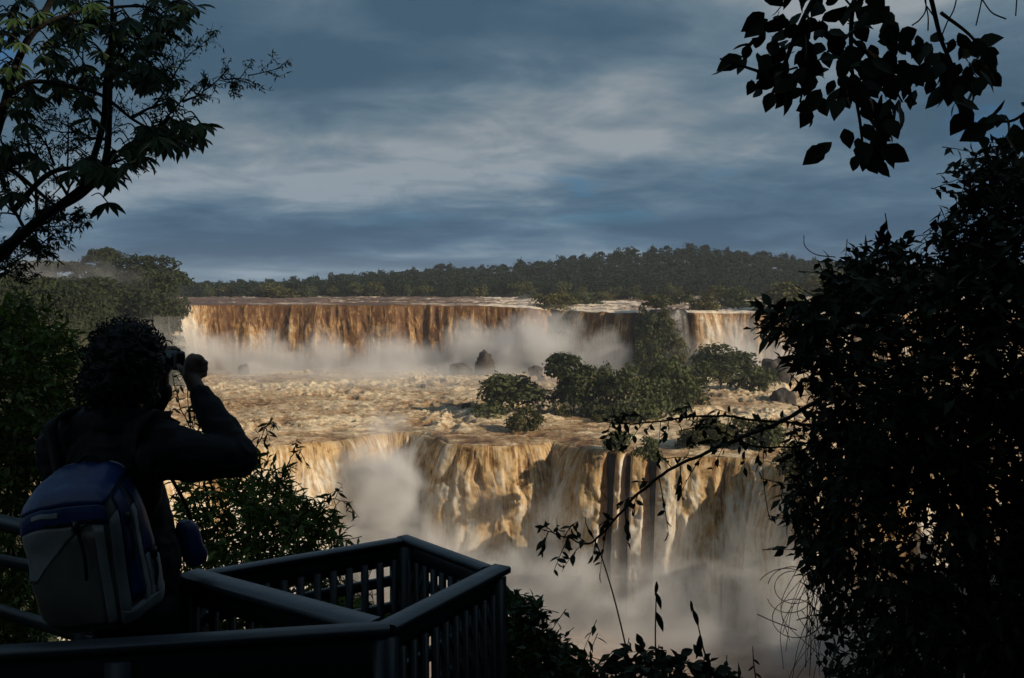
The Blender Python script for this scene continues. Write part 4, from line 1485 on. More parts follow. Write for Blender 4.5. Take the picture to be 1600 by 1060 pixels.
def pk(a, b, c):
    """a: left -1 .. right 1, b: outer -1 .. body 1, c: bottom -1 .. top 1; returns points of the pack"""
    q = np.stack(np.broadcast_arrays(a, b, c), -1).astype(float)
    k = (np.abs(q) ** 4.4).sum(-1, keepdims=True) ** (1 / 4.4)
    m_ = np.abs(q).max(-1, keepdims=True)
    q = q * m_ / np.maximum(k, 1e-6) * 1.08
    a, b, c = q[..., 0:1], q[..., 1:2], q[..., 2:3]
    lerp = lambda x, y, t: x + (y - x) * (t + 1) / 2
    n = lerp(lerp(near['l', 'b'], near['r', 'b'], a), lerp(near['l', 't'], near['r', 't'], a), c)
    f = lerp(lerp(far_['l', 'b'], far_['r', 'b'], a), lerp(far_['l', 't'], far_['r', 't'], a), c)
    p = lerp(n, f, b)
    w = 0.013 * fbm(p[..., 0] * 8, p[..., 1] * 8, p[..., 2] * 6, 3, 21) - 0.008 * np.abs(vnoise(p[..., 0] * 13 + p[..., 2] * 9, p[..., 1] * 13, p[..., 2] * 7, 29))
    sag = 0.012 * np.exp(-((c[..., 0] - 0.35) / 0.25) ** 2) * np.exp(-((a[..., 0] + 0.35) / 0.5) ** 2)
    cen = np.mean(list(near.values()) + list(far_.values()), axis=0)
    return p + unit(p - cen) * w[..., None] + np.array([0.3, 1, 0]) * sag[..., None] * (b < -0.8)


def patch(face, u0, u1, v0, v1, lift=0.004, n=14, edge=None):
    """a panel lying lift above one face of the pack, with a rim down to it"""
    if callable(u0):
        pass
    u, v = np.meshgrid(np.linspace(0, 1, n), np.linspace(0, 1, n))
    f0 = lambda x, t: x(t) if callable(x) else x
    V_ = v0 + (v1 - v0) * v
    U_ = f0(u0, v) + (f0(u1, v) - f0(u0, v)) * u
    if face == 'right':
        q = (np.ones_like(u), U_, V_)
    elif face == 'out':
        q = (U_, -np.ones_like(u), V_)
    else:
        q = (U_, V_, np.ones_like(u))
    sc = 1 + lift / 0.16
    top = pk(*(x * sc for x in q))
    low = pk(*(x * 0.985 for x in q))
    i = np.r_[np.arange(n), np.arange(1, n) * n + n - 1, n * n - 1 - np.arange(1, n), (n - 1 - np.arange(1, n - 1)) * n]
    m_ = n * n
    V = np.vstack([top.reshape(-1, 3), low.reshape(-1, 3)])
    j = np.roll(i, -1)
    return mesh('panel', V, np.vstack([gridf(n, n), np.stack([i, i + m_, j + m_, j], -1)]), None, True)


pack = thing('backpack', np.mean(list(near.values()), axis=0), 'grey and blue tarpaulin backpack hanging on the man\'s back', 'backpack')
n = 22
g = np.linspace(-1, 1, n)
VV, QQ, off = [], [], 0
for ax in range(3):
    for sg in (-1, 1):
        u, v = np.meshgrid(g, g)
        q = [None] * 3
        q[ax] = np.full_like(u, sg)
        q[(ax + 1) % 3], q[(ax + 2) % 3] = u, v
        VV.append(pk(*q).reshape(-1, 3))
        f = gridf(n, n) + off
        QQ.append(f if sg > 0 else f[:, ::-1])
        off += n * n
part('pack_body', mesh('pack_body', np.vstack(VV), np.vstack(QQ), M['tarp_dark'], True), pack)


def panel(name, matk, *a, **k):
    me = patch(*a, **k)
    me.name = name
    me.materials.append(M[matk])
    return part(name, me, pack)


panel('back_panel', 'tarp_dark', 'out', -0.96, 0.70, -0.95, 0.55, lift=0.003)
panel('lit_panel', 'tarp_grey', 'out', -0.97, lambda v: 0.52 - 1.25 * (1 - v) ** 0.8, -0.15, 0.66, lift=0.006)  # light from the upper left painted as a paler wedge
panel('edge_trim', 'tarp_grey', 'out', lambda v: 0.62 + 0.06 * (1 - v), lambda v: 0.84 + 0.08 * (1 - v), -0.96, 0.62, lift=0.007)
panel('lid', 'tarp_blue', 'top', -0.98, 0.98, -0.98, 0.70, lift=0.010, n=20)
panel('lid_flap', 'tarp_blue', 'out', -0.97, 0.97, 0.66, 0.99, lift=0.009)
panel('grab_rim', 'tarp_grey', 'top', -0.7, 0.9, 0.72, 0.98, lift=0.012)
panel('reflective_strip', 'trim', 'out', -0.52, -0.02, 0.80, 0.88, lift=0.013)
panel('zip', 'webbing', 'out', -0.30, 0.80, 0.66, 0.70, lift=0.013)
panel('side_stripe', 'tarp_blue', 'right', -0.55, -0.10, -0.62, 0.97, lift=0.005)
panel('side_trim', 'tarp_grey', 'right', -0.96, -0.62, -0.95, 0.70, lift=0.006)
panel('side_trim', 'trim', 'right', -0.04, 0.12, -0.95, 0.55, lift=0.007)
panel('side_stripe', 'tarp_blue', 'right', 0.16, 0.86, -0.15, 0.96, lift=0.005)
panel('side_trim', 'trim', 'right', 0.20, 0.34, -0.95, -0.15, lift=0.006)
panel('bottom_trim', 'tarp_grey', 'right', -0.95, 0.95, -0.99, -0.74, lift=0.009)
panel('pocket', 'tarp_grey', 'right', 0.40, 0.92, -0.74, -0.30, lift=0.007)
for t0, t1, t2 in ((P(92, 742, 2.94), P(92, 664, 2.98), P(150, 650, 3.12)), (P(205, 735, 2.90), P(232, 662, 2.86), P(262, 690, 2.99))):
    pts = spline([t0, t0 * 0.5 + t1 * 0.5 + [0, -0.03, 0.01], t1 + [0, -0.03, 0.022], t2 + [0, 0.06, 0.03]], 8)
    mb = MB()
    T = unit(np.gradient(pts, axis=0))
    s = unit(np.cross(T, unit(np.array([-FD[0], -FD[1], 0.6]))))
    nn = np.cross(s, T)
    ringv = np.stack([pts + s * 0.032 + nn * 0.006, pts - s * 0.032 + nn * 0.006, pts - s * 0.032 - nn * 0.006, pts + s * 0.032 - nn * 0.006], 1).reshape(-1, 3)
    m_ = len(pts)
    i = np.arange(m_ - 1)[:, None] * 4
    j = np.arange(4)[None]
    mb.add(ringv, np.stack([i + j, i + (j + 1) % 4, i + 4 + (j + 1) % 4, i + 4 + j], -1).reshape(-1, 4))
    part('shoulder_strap', mb.mesh('shoulder_strap', M['webbing'], True), pack)

# loose webbing, buckles and a grab loop
for q0, q1, q2 in ((pk(np.array(1.02), np.array(0.5), np.array(-0.2)), None, 0), (pk(np.array(1.02), np.array(-0.3), np.array(0.5)), None, 1), (pk(np.array(0.3), np.array(-1.03), np.array(0.66)), None, 2)):
    tail = q0 + np.array([0.010 + 0.012 * q2, -0.012, -0.10 - 0.03 * q2])
    part('strap_end', MB().tube(spline([q0, (q0 + tail) / 2 + [0.012, -0.008, 0], tail], 6), 0.0055, 5).mesh('strap_end', M['webbing'], True), pack)
    part('buckle', MB().box(q0, RD * 0.012, FD * 0.008, UP * 0.016).mesh('buckle', M['cam_black']), pack)
g0, g1 = pk(np.array(-0.3), np.array(0.6), np.array(1.03)), pk(np.array(0.35), np.array(0.6), np.array(1.03))
part('grab_loop', MB().tube(spline([g0, (g0 + g1) / 2 + [0, 0, 0.035], g1], 8), 0.007, 6).mesh('grab_loop', M['webbing'], True), pack)

c = P(299, 848, 3.08)
V, fs = rbox(c, RD * 0.028, FD * 0.040, UP * 0.080 + RD * 0.0, p=3)
V[:, :2] += (np.array([[0.25, 0.0]]) * (c[2] - V[:, 2:3]))
V = V + 0.006 * fbm(V[:, 0] * 20, V[:, 1] * 20, V[:, 2] * 16, 3, 2)[:, None]
hb_ = thing('hip_bag', c, 'small dark blue bag hanging at the man\'s right hip', 'bag')
part('bag_body', mesh('bag_body', V, fs, M['tarp_blue'], True), hb_)
part('bag_strap', MB().tube(spline([c + UP * 0.08, P(286, 780, 3.03), P(240, 700, 2.93)], 6), 0.006, 6).mesh('bag_strap', M['webbing'], True), hb_)
# ------------------------------------------------------------------ foreground foliage
KITE = (np.array([(0, 0, 0), (0.42, 0.5, 0.07), (0.42, -0.5, 0.07), (1, 0, -0.06), (0.45, 0, 0.0)]), np.array([(0, 4, 1), (4, 3, 1), (0, 2, 4), (4, 2, 3)]))
OVATE_V = np.array([(0, 0, 0), (0.14, 0.26, 0.03), (0.34, 0.48, 0.06), (0.60, 0.44, 0.05), (0.82, 0.22, 0.0), (1.0, 0, -0.08), (0.82, -0.22, 0.0), (0.60, -0.44, 0.05), (0.34, -0.48, 0.06), (0.14, -0.26, 0.03), (0.34, 0, 0.0), (0.64, 0, -0.01)])
OVATE_F = np.array([(0, 10, 1), (1, 10, 2), (2, 10, 3), (3, 10, 11), (3, 11, 4), (4, 11, 5), (0, 9, 10), (9, 8, 10), (8, 7, 10), (7, 11, 10), (7, 6, 11), (6, 5, 11)])
LOBE_V = OVATE_V * 1.0
LOBE_V[:, 0] = OVATE_V[:, 0] ** 0.78


def leaf_frames(d, nrm):
    d = unit(d)
    s = unit(np.cross(nrm, d))
    return d, s, np.cross(d, s)


def leaf_cloud(p, d, nrm, L, Wd, tpl=KITE):
    tv, tf = tpl
    d, s, n = leaf_frames(d, nrm)
    L, Wd = np.broadcast_to(L, len(p)), np.broadcast_to(Wd, len(p))
    V = p[:, None] + (L[:, None, None] * tv[None, :, :1]) * d[:, None] + (Wd[:, None, None] * tv[None, :, 1:2]) * s[:, None] + (L[:, None, None] * tv[None, :, 2:]) * n[:, None]
    F_ = tf[None] + (np.arange(len(p)) * len(tv))[:, None, None]
    return V.reshape(-1, 3), F_.reshape(-1, 3), len(tv)


LEAF_ME = {}


def leaf_mesh(matk, tplname):
    k = (matk, tplname)
    if k not in LEAF_ME:
        V = {'ovate': OVATE_V, 'lobe': LOBE_V}[tplname]
        LEAF_ME[k] = mesh('leaf', V, OVATE_F, M[matk], True, {'tint': np.full(len(V), 0.3)})
    return LEAF_ME[k]


def leaf_parts(root, p, d, nrm, L, Wd, matk, tpl='ovate', parent=None):
    """every leaf an object of its own, sharing one mesh"""
    d, s, n = leaf_frames(d, nrm)
    L, Wd = np.broadcast_to(L, len(p)), np.broadcast_to(Wd, len(p))
    me = leaf_mesh(matk, tpl)
    b = np.array(root.location)
    for i in range(len(p)):
        Mx = np.eye(4)
        Mx[:3, 0], Mx[:3, 1], Mx[:3, 2], Mx[:3, 3] = d[i] * L[i], s[i] * Wd[i], n[i] * L[i], p[i] - b
        link('leaf', me, root, Matrix(Mx.tolist()))


def inside(poly, x, y):
    poly = np.asarray(poly, float)
    r = np.zeros(len(x), bool)
    j = len(poly) - 1
    for i in range(len(poly)):
        xi, yi, xj, yj = *poly[i], *poly[j]
        r ^= ((yi > y) != (yj > y)) & (x < (xj - xi) * (y - yi) / (yj - yi + 1e-9) + xi)
        j = i
    return r


def edge_dist(poly, x, y):
    poly = np.asarray(poly, float)
    best = np.full(len(x), 1e9)
    for i in range(len(poly)):
        a, b = poly[i - 1], poly[i]
        ab = b - a
        t = np.clip(((x - a[0]) * ab[0] + (y - a[1]) * ab[1]) / (ab @ ab + 1e-9), 0, 1)
        best = np.minimum(best, np.hypot(x - a[0] - t * ab[0], y - a[1] - t * ab[1]))
    return best


def shrub(name, label, cat, poly, Y, th, ntw, nleaf, L, aspect, matk, seed, up=0.3, droop=0.3, tw=0.25, holes=(), stems=(), nparts=250, round_px=90, tpl='ovate', spread=0.9, stem_r=0.02):
    """a leafy crown: twigs with leaves through a rounded volume, stems below"""
    rng = np.random.default_rng(seed)
    poly = np.asarray(poly, float)
    lo, hi = poly.min(0), poly.max(0)
    x = y = np.zeros(0)
    while len(x) < ntw:
        a = lo + (hi - lo) * rng.random((ntw * 3, 2))
        k = inside(poly, a[:, 0], a[:, 1])
        for hx, hy, hr_, pr in holes:
            k &= ~((np.hypot((a[:, 0] - hx), (a[:, 1] - hy)) < hr_ * (0.6 + 0.8 * vnoise(a[:, 0] / 18, a[:, 1] / 18, 0, seed))) & (rng.random(len(a)) < pr))
        x, y = np.r_[x, a[k, 0]], np.r_[y, a[k, 1]]
    x, y = x[:ntw], y[:ntw]
    e = edge_dist(poly, x, y)
    t = th * np.sqrt(np.clip(e / round_px, 0.02, 1))
    yy = Y + t * rng.uniform(-1, 1, ntw)
    p = np.array([P(a, b, c) for a, b, c in zip(x, y, yy)])
    cen = P(*poly.mean(0), Y + th * 0.2)
    d = unit(0.8 * unit(p - cen) + spread * rng.normal(size=(ntw, 3)) * 0.8 + np.array([0, 0, up]))
    ln = tw * (0.5 + rng.random(ntw))
    tw_mb = MB()
    lp, ld, lnrm, le = [], [], [], []
    tt = np.linspace(0, 1, 4)
    sagv = np.array([0, 0, -1.0])
    for i in range(ntw):
        pts = p[i] + d[i] * ln[i] * (tt[:, None] - 0.75) + sagv * (droop * 0.35 * ln[i] * tt[:, None] ** 2)
        tw_mb.tube(pts, np.linspace(0.0035, 0.0012, 4) * (L / 0.08), 3, cap=False)
    u = (np.arange(nleaf) + 0.6) / nleaf
    for k in range(nleaf):
        q = p + d * (ln * (u[k] - 0.75))[:, None] + sagv * (droop * 0.35 * ln * u[k] ** 2)[:, None]
        side = unit(np.cross(d, [0.1, 0.2, 1]) + 0.35 * rng.normal(size=(ntw, 3)))
        sg = 1 if k % 2 else -1
        dd = unit(d * (0.45 + 0.5 * u[k]) + side * sg * (0.9 - 0.5 * u[k]) + sagv * droop + 0.3 * rng.normal(size=(ntw, 3)))
        lp.append(q)
        ld.append(dd)
        lnrm.append(unit(np.array([0, 0, 1.0]) + 0.55 * rng.normal(size=(ntw, 3))))
        le.append(e)
    lp, ld, lnrm, le = map(np.concatenate, (lp, ld, lnrm, le))
    LL = L * (0.6 + 0.75 * rng.random(len(lp)))
    base = cen.copy()
    gz = float(near_ground(np.array(cen[0]), np.array(cen[1])))
    root = thing(name, (cen[0], cen[1], gz), label, cat)
    order = np.argsort(le + 25 * rng.random(len(le)) + 14 * (lp[:, 1] - Y))
    pi, ri = order[:nparts], order[nparts:]
    leaf_parts(root, lp[pi], ld[pi], lnrm[pi], LL[pi], LL[pi] * aspect, matk, tpl)
    V, f, nv = leaf_cloud(lp[ri], ld[ri], lnrm[ri], LL[ri], LL[ri] * aspect)
    o = part('foliage', mesh('foliage', V, f, M[matk], False, {'tint': np.repeat(rng.random(len(ri)) ** 1.6, nv)}), root)
    o['kind'] = 'stuff'
    o = part('twig', tw_mb.mesh('twig', M['twig']), root)
    o['kind'] = 'stuff'
    # stems from the ground into the crown
    smb = MB()
    for i in range(5 if not stems else 0):
        a = np.array([cen[0] + rng.normal() * 0.12, cen[1] + rng.normal() * 0.12, gz - 0.1])
        b = p[rng.integers(ntw)]
        smb.tube(spline([a, a * 0.5 + b * 0.5 + [rng.normal() * 0.1, 0, 0.2], b], 6), np.linspace(stem_r, stem_r * 0.25, 13), 6)
    for pts, r0, r1 in stems:
        q = spline([P(*s) for s in pts], 6)
        smb.tube(q, np.linspace(r0, r1, len(q)), 7)
    part('stem' if not stems else 'trunk', smb.mesh('trunk', M['bark'], True), root)
    return root


# the dark tree that fills the right side
rt = shrub('tree', 'tall dark leafy tree filling the right side of the picture', 'tree',
           [(1960, 320), (1850, 230), (1700, 190), (1600, 215), (1515, 225), (1500, 262), (1528, 290), (1488, 322), (1470, 380), (1440, 400), (1385, 365), (1345, 400), (1305, 398), (1296, 440), (1275, 462), (1240, 482), (1202, 486), (1196, 508), (1236, 540), (1240, 575), (1270, 612), (1262, 680), (1254, 720), (1234, 760), (1224, 790), (1246, 822), (1234, 850), (1262, 880), (1284, 905), (1290, 960), (1304, 1000), (1296, 1120), (1900, 1120), (1980, 800)],
           6.4, 1.3, 5800, 7, 0.100, 0.44, 'dark_leaf', 301, up=0.15, droop=0.35, tw=0.34,
           holes=[(1440, 840, 90, 0.80), (1400, 930, 70, 0.7), (1310, 790, 55, 0.6), (1520, 870, 60, 0.65), (1318, 525, 40, 0.85), (1490, 760, 60, 0.75), (1545, 640, 40, 0.6), (1330, 1010, 60, 0.7), (1410, 540, 36, 0.65), (1300, 640, 30, 0.5), (1360, 860, 50, 0.6)],
           stems=[([(1530, 1250, 6.6), (1535, 1000, 6.6), (1520, 800, 6.5), (1545, 560, 6.4), (1560, 300, 6.4)], 0.11, 0.03), ([(1528, 900, 6.55), (1420, 700, 6.3), (1330, 560, 6.2)], 0.05, 0.012), ([(1522, 820, 6.5), (1400, 560, 6.4), (1350, 420, 6.4)], 0.04, 0.01), ([(1530, 950, 6.6), (1380, 880, 6.2), (1250, 800, 6.0)], 0.05, 0.01)], nparts=290)


def twig_branch(root, pts, Y0, r0, r1, nside, L, aspect, matk, seed, side_len=0.22, start=0.1, leafs=5, tpl='ovate', name='branch'):
    """a bare branch with short leafy side twigs, given as pixel/depth stations"""
    rng = np.random.default_rng(seed)
    q = spline([P(*s) for s in pts], 10)
    q = q + 0.010 * np.stack([fbm(np.arange(len(q)) / 3.0, k, 0, 2, seed) for k in range(3)], -1)
    mb = MB()
    mb.tube(q, np.linspace(r0, r1, len(q)), 6)
    lp, ld = [], []
    T = unit(np.gradient(q, axis=0))
    for i in range(nside):
        k = int((start + (1 - start) * (i + rng.random() * 0.8) / nside) * (len(q) - 1))
        sg = 1 if i % 2 else -1
        d = unit(T[k] * 0.6 + np.array([0, 0, sg * 0.8]) + 0.5 * rng.normal(size=3))
        ln = side_len * (0.35 + 0.9 * rng.random()) * (1.1 - 0.5 * k / len(q))
        t = np.linspace(0, 1, 5)[:, None]
        s = q[k] + d * ln * t + np.array([0, 0, -0.35 * ln]) * t ** 2
        mb.tube(s, np.linspace(r1 * 1.2, r1 * 0.5, 5), 4)
        for m_ in range(leafs):
            u = 0.25 + 0.75 * (m_ + 0.5) / leafs
            j = min(3, int(u * 4))
            lp.append(s[j] + (s[j + 1] - s[j]) * (u * 4 - j))
            ld.append(unit(d * 0.4 + 0.8 * rng.normal(size=3) + [0, 0, -0.75]))
    o = part(name, mb.mesh(name, M['twig'], True), root)
    lp, ld = np.array(lp), np.array(ld)
    LL = L * (0.6 + 0.7 * rng.random(len(lp)))
    leaf_parts(root, lp, ld, unit(rng.normal(size=(len(lp), 3)) + [0, -0.6, 0.5]), LL, LL * aspect, matk, tpl)
    return q


bt = thing('arching_branch', P(1250, 650, 5.6), 'long thin leafy branch arching from the dark tree across the lower falls', 'branch')
twig_branch(bt, [(1290, 622, 5.7), (1190, 672, 5.5), (1100, 710, 5.35), (1030, 745, 5.25), (970, 800, 5.15), (925, 848, 5.1), (880, 838, 5.05), (846, 828, 5.0)], 5.3, 0.013, 0.0030, 27, 0.066, 0.42, 'dark_leaf', 311, 0.24, 0.08, 5)
bt2 = thing('arching_branch', P(1250, 690, 5.7), 'thin leafy branch reaching level above the lip of the lower falls', 'branch')
twig_branch(bt2, [(1310, 668, 5.9), (1220, 660, 5.7), (1120, 650, 5.6), (1040, 657, 5.5), (985, 662, 5.45), (932, 660, 5.4)], 5.6, 0.011, 0.0025, 26, 0.060, 0.42, 'dark_leaf', 312, 0.20, 0.08, 5)
twig_branch(bt2, [(1290, 690, 5.8), (1210, 700, 5.7), (1160, 690, 5.6), (1110, 668, 5.55), (1060, 672, 5.5)], 5.6, 0.008, 0.0025, 14, 0.060, 0.42, 'dark_leaf', 313, 0.20, 0.05, 4)
twig_branch(rt, [(1480, 560, 6.2), (1360, 500, 5.9), (1270, 482, 5.7), (1192, 492, 5.6)], 6, 0.014, 0.003, 16, 0.115, 0.42, 'dark_leaf', 314, 0.22, 0.35, 5)
# hanging vine with curls
vn = thing('vine', P(1240, 900, 5.2), 'tangle of bare curling vine tendrils hanging left of the dark tree trunk', 'vine')
mb = MB()
vr = np.random.default_rng(4)
for i in range(3):
    c = np.array([1240 + 14 * vr.normal(), 930 + 22 * vr.normal()])
    r = 38 + 12 * vr.random()
    th = np.linspace(0, 5.2 + 3 * vr.random(), 34) + vr.random() * 6
    pts = [P(c[0] + r * math.cos(a) * (1 - 0.01 * k), c[1] + r * 0.8 * math.sin(a) * (1 - 0.008 * k), 5.2 + 0.12 * math.sin(a * 0.7 + i)) for k, a in enumerate(th)]
    mb.tube(pts, 0.0024, 4)
for i in range(22):
    x0, y0 = 1235 + 60 * vr.random(), 860 + 60 * vr.random()
    x1, y1 = 1205 + 80 * vr.random(), 980 + 130 * vr.random()
    mb.tube(spline([P(x0, y0, 5.3), P((x0 + x1) / 2 + 25 * vr.normal(), (y0 + y1) / 2, 5.2), P(x1, y1, 5.2)], 7), 0.0022, 4)
for pts in ([(1195, 690), (1192, 740), (1200, 800), (1206, 815)], [(1256, 368), (1258, 385), (1275, 398), (1305, 402)], [(1183, 960), (1210, 972), (1245, 985)]):
    mb.tube(spline([P(a, b, 5.3) for a, b in pts], 8), 0.003, 4)
part('tendril', mb.mesh('tendril', M['twig'], True), vn)['kind'] = 'stuff'

# big-leaved branch that hangs in from the top right
tr = thing('tree', (2.9, 2.4, -1.9), 'large-leaved tree whose branch hangs in black at the top right', 'tree')
mb = MB()
mb.tube(spline([(2.9, 2.4, -2.2), (2.85, 2.4, 0.0), (2.7, 2.5, 1.3), (2.2, 2.7, 1.75), (1.6, 2.85, 1.72)], 8), np.linspace(0.12, 0.03, 33), 9)
part('trunk', mb.mesh('trunk', M['bark'], True), tr)
brs = [[(1500, -250, 2.85), (1400, -120, 2.9), (1340, -20, 2.9), (1330, 90, 2.9), (1345, 200, 2.95), (1350, 262, 2.95)],
       [(1400, -120, 2.9), (1300, -40, 2.85), (1250, 40, 2.8), (1215, 120, 2.8), (1180, 110, 2.8), (1125, 92, 2.8)],
       [(1420, -110, 2.9), (1450, -20, 3.0), (1470, 60, 3.05), (1490, 110, 3.05), (1500, 170, 3.05)],
       [(1250, 40, 2.8), (1262, 100, 2.8), (1250, 160, 2.85)],
       [(1330, 60, 2.9), (1380, 110, 2.9), (1410, 160, 2.95)],
       [(1650, -60, 2.7), (1640, 120, 2.75), (1590, 185, 2.8), (1540, 190, 2.8), (1515, 215, 2.8)],
       [(1500, -250, 2.85), (1580, -120, 2.7), (1650, -60, 2.7)],
       [(1470, 20, 3.0), (1520, 60, 3.0), (1550, 110, 3.05)]]
mb = MB()
lp, ld, LL = [], [], []
lr = np.random.default_rng(31)
for bi, b in enumerate(brs):
    q = spline([P(*s) for s in b], 8)
    mb.tube(q, np.linspace(0.011 if bi < 3 else 0.006, 0.003, len(q)), 6)
part('branch', mb.mesh('branch', M['twig'], True), tr)
blobs = [([(1190, -30), (1345, -30), (1400, 30), (1425, 90), (1432, 160), (1395, 190), (1388, 240), (1345, 268), (1300, 235), (1318, 190), (1300, 140), (1262, 195), (1228, 170), (1165, 150), (1150, 100), (1195, 60)], 218, 2.9),
         ([(1418, 60), (1455, 70), (1500, 62), (1540, 90), (1555, 122), (1512, 175), (1490, 180), (1452, 140)], 62, 3.03),
         ([(1505, 195), (1550, 170), (1650, 160), (1650, 260), (1560, 225), (1520, 235)], 26, 2.8), ([(1590, 30), (1660, 30), (1660, 110), (1598, 70)], 8, 2.75)]
for poly, n, Y in blobs:
    poly = np.array(poly, float)
    k = 0
    while k < n:
        a = poly.min(0) + (poly.max(0) - poly.min(0)) * lr.random(2)
        if not inside(poly, a[:1], a[1:])[0]:
            continue
        lp.append(P(a[0], a[1] - 16, Y + 0.12 * lr.normal()))
        out = unit(np.array([a[0] - poly[:, 0].mean(), 0, -(a[1] - poly[:, 1].mean())]))
        ld.append(unit(0.45 * out + 0.5 * lr.normal(size=3) + [0, 0, -0.95]))
        LL.append(0.080 * (0.6 + 0.6 * lr.random()))
        k += 1
for a in [(1150, 92), (1160, 88), (1300, 222), (1290, 228), (1345, 240), (1375, 228), (1200, 30), (1195, 20), (1360, 250), (1520, 60), (1530, 110)]:
    lp.append(P(a[0], a[1], 2.88))
    ld.append(unit(np.array([-0.8 if a[0] < 1320 else 0.6, 0.1, -0.35 - 0.4 * lr.random()])))
    LL.append(0.09)
LL = np.array(LL)
leaf_parts(tr, np.array(lp), np.array(ld), unit(lr.normal(size=(len(lp), 3)) * 0.7 + [0, -1, 0.3]), LL, LL * 0.66, 'dark_leaf')
# bare twigs at the very top right
tb = MB()
for b in [[(1440, -40), (1447, 10), (1438, 30), (1425, 40)], [(1445, 0), (1450, 25), (1450, 48)], [(1500, -40), (1492, 10), (1480, 35), (1470, 60)], [(1540, -40), (1533, 5), (1525, 40)], [(1535, 0), (1550, 20), (1572, 30)], [(1590, -20), (1587, 25)], [(1448, 10), (1462, 30)]]:
    tb.tube(spline([P(x, y, 3.0) for x, y in b], 6), 0.0028, 4)
part('twig', tb.mesh('twig', M['twig'], True), tr)

# left: palmate-leaved tree
lt = thing('tree', (-5.6, 8.4, -3.0), 'tree with large hand-shaped drooping leaves at the top left', 'tree')
mb = MB()
LY = 8.2
limbs = [([(-300, 1000, LY), (-160, 640, LY), (-40, 440, LY), (40, 362, LY), (130, 292, LY), (180, 235, LY)], 0.075, 0.022),
         ([(-60, 455, LY), (-30, 300, LY - .1), (0, 190, LY - .2), (30, 90, LY - .3), (80, 0, LY - .3), (110, -80, LY - .3)], 0.045, 0.022),
         ([(130, 292, LY), (160, 200, LY + .1), (165, 130, LY + .1), (175, 30, LY), (170, -60, LY)], 0.032, 0.012),
         ([(12, 150, LY - .25), (50, 128, LY - .3), (110, 135, LY - .3), (160, 150, LY - .3), (205, 185, LY - .2), (240, 205, LY - .2)], 0.024, 0.010),
         ([(20, 330, LY), (80, 270, LY + .2), (150, 262, LY + .2), (190, 250, LY + .1)], 0.03, 0.012),
         ([(165, 130, LY), (210, 95, LY), (245, 70, LY), (275, 40, LY)], 0.025, 0.010),
         ([(36, 78, LY - .3), (64, 42, LY - .4), (120, 20, LY - .4), (220, 10, LY - .3), (262, 30, LY - .3)], 0.022, 0.008),
         ([(205, 185, LY), (232, 170, LY + .2), (262, 160, LY + .2)], 0.016, 0.008),
         ([(-22, 270, LY - .1), (10, 262, LY + .1), (60, 300, LY + .2), (95, 330, LY)], 0.03, 0.012)]
for pts, r0, r1 in limbs:
    q = spline([P(*s) for s in pts], 8)
    mb.tube(q, np.linspace(r0, r1, len(q)), 8)
part('trunk', mb.mesh('trunk', M['bark'], True), lt)
ros = [(196, 228), (222, 222), (246, 214), (268, 206), (292, 196), (312, 192), (240, 196), (168, 272), (182, 262), (148, 262), (125, 150), (92, 142), (58, 150), (28, 172), (132, 100), (160, 84), (192, 112), (222, 128), (246, 108), (236, 56), (256, 30), (284, 24), (206, 34), (150, 16), (108, 26), (62, 22), (22, 40), (262, 150), (14, 104), (80, 84), (8, 240), (40, 236), (18, 300), (252, -4), (186, 64), (216, 78), (122, 60)]
lr = np.random.default_rng(77)
ros = ros[:24] + [(x + 14 * lr.normal(), y + 12 * lr.normal()) for x, y in ros[:24] * 2] + ros[24:] + [(x + 16 * lr.normal(), y + 14 * lr.normal()) for x, y in ros[8:]] + [(x + 20 * lr.normal(), y + 16 * lr.normal()) for x, y in ros] + [(290 * lr.random(), 135 * lr.random() - 5) for _ in range(46)]
lp, ld, LL, st = [], [], [], MB()
for x, y in ros:
    Y = LY + 0.35 * lr.normal() - 0.1
    c = P(x, y, Y)
    stem0 = c + np.array([-0.10 - 0.1 * lr.random(), 0.05, 0.10 * lr.random()])
    st.tube(spline([stem0, (stem0 + c) / 2 + [0, 0, 0.05], c], 4), 0.006, 4)
    tilt = unit(np.array([0.5 * lr.normal(), -0.5, 0.8]))
    a = unit(np.cross(tilt, [1, 0.2, 0]))
    b = np.cross(tilt, a)
    for k in range(8):
        th = k * 0.785 + lr.random() * 0.3
        lp.append(c)
        ld.append(unit(a * math.cos(th) + b * math.sin(th) + [0.12, 0, -0.75]))
        LL.append((0.195 if y > 180 else 0.165) * (0.65 + 0.5 * lr.random()))
LL = np.array(LL)
lp, ld = np.array(lp), np.array(ld)
ln_ = unit(np.array([0.1, -0.4, 0.9]) + 0.3 * lr.normal(size=(len(lp), 3)))
leaf_parts(lt, lp[:300], ld[:300], ln_[:300], LL[:300], LL[:300] * 0.30, 'near_leaf', 'lobe')
V, f, nv = leaf_cloud(lp[300:], ld[300:], ln_[300:], LL[300:], LL[300:] * 0.30, (LOBE_V, OVATE_F))
part('foliage', mesh('foliage', V, f, M['near_leaf'], True, {'tint': np.full(len(V), 0.3)}), lt)['kind'] = 'stuff'
part('petiole', st.mesh('petiole', M['twig'], True), lt)['kind'] = 'stuff'


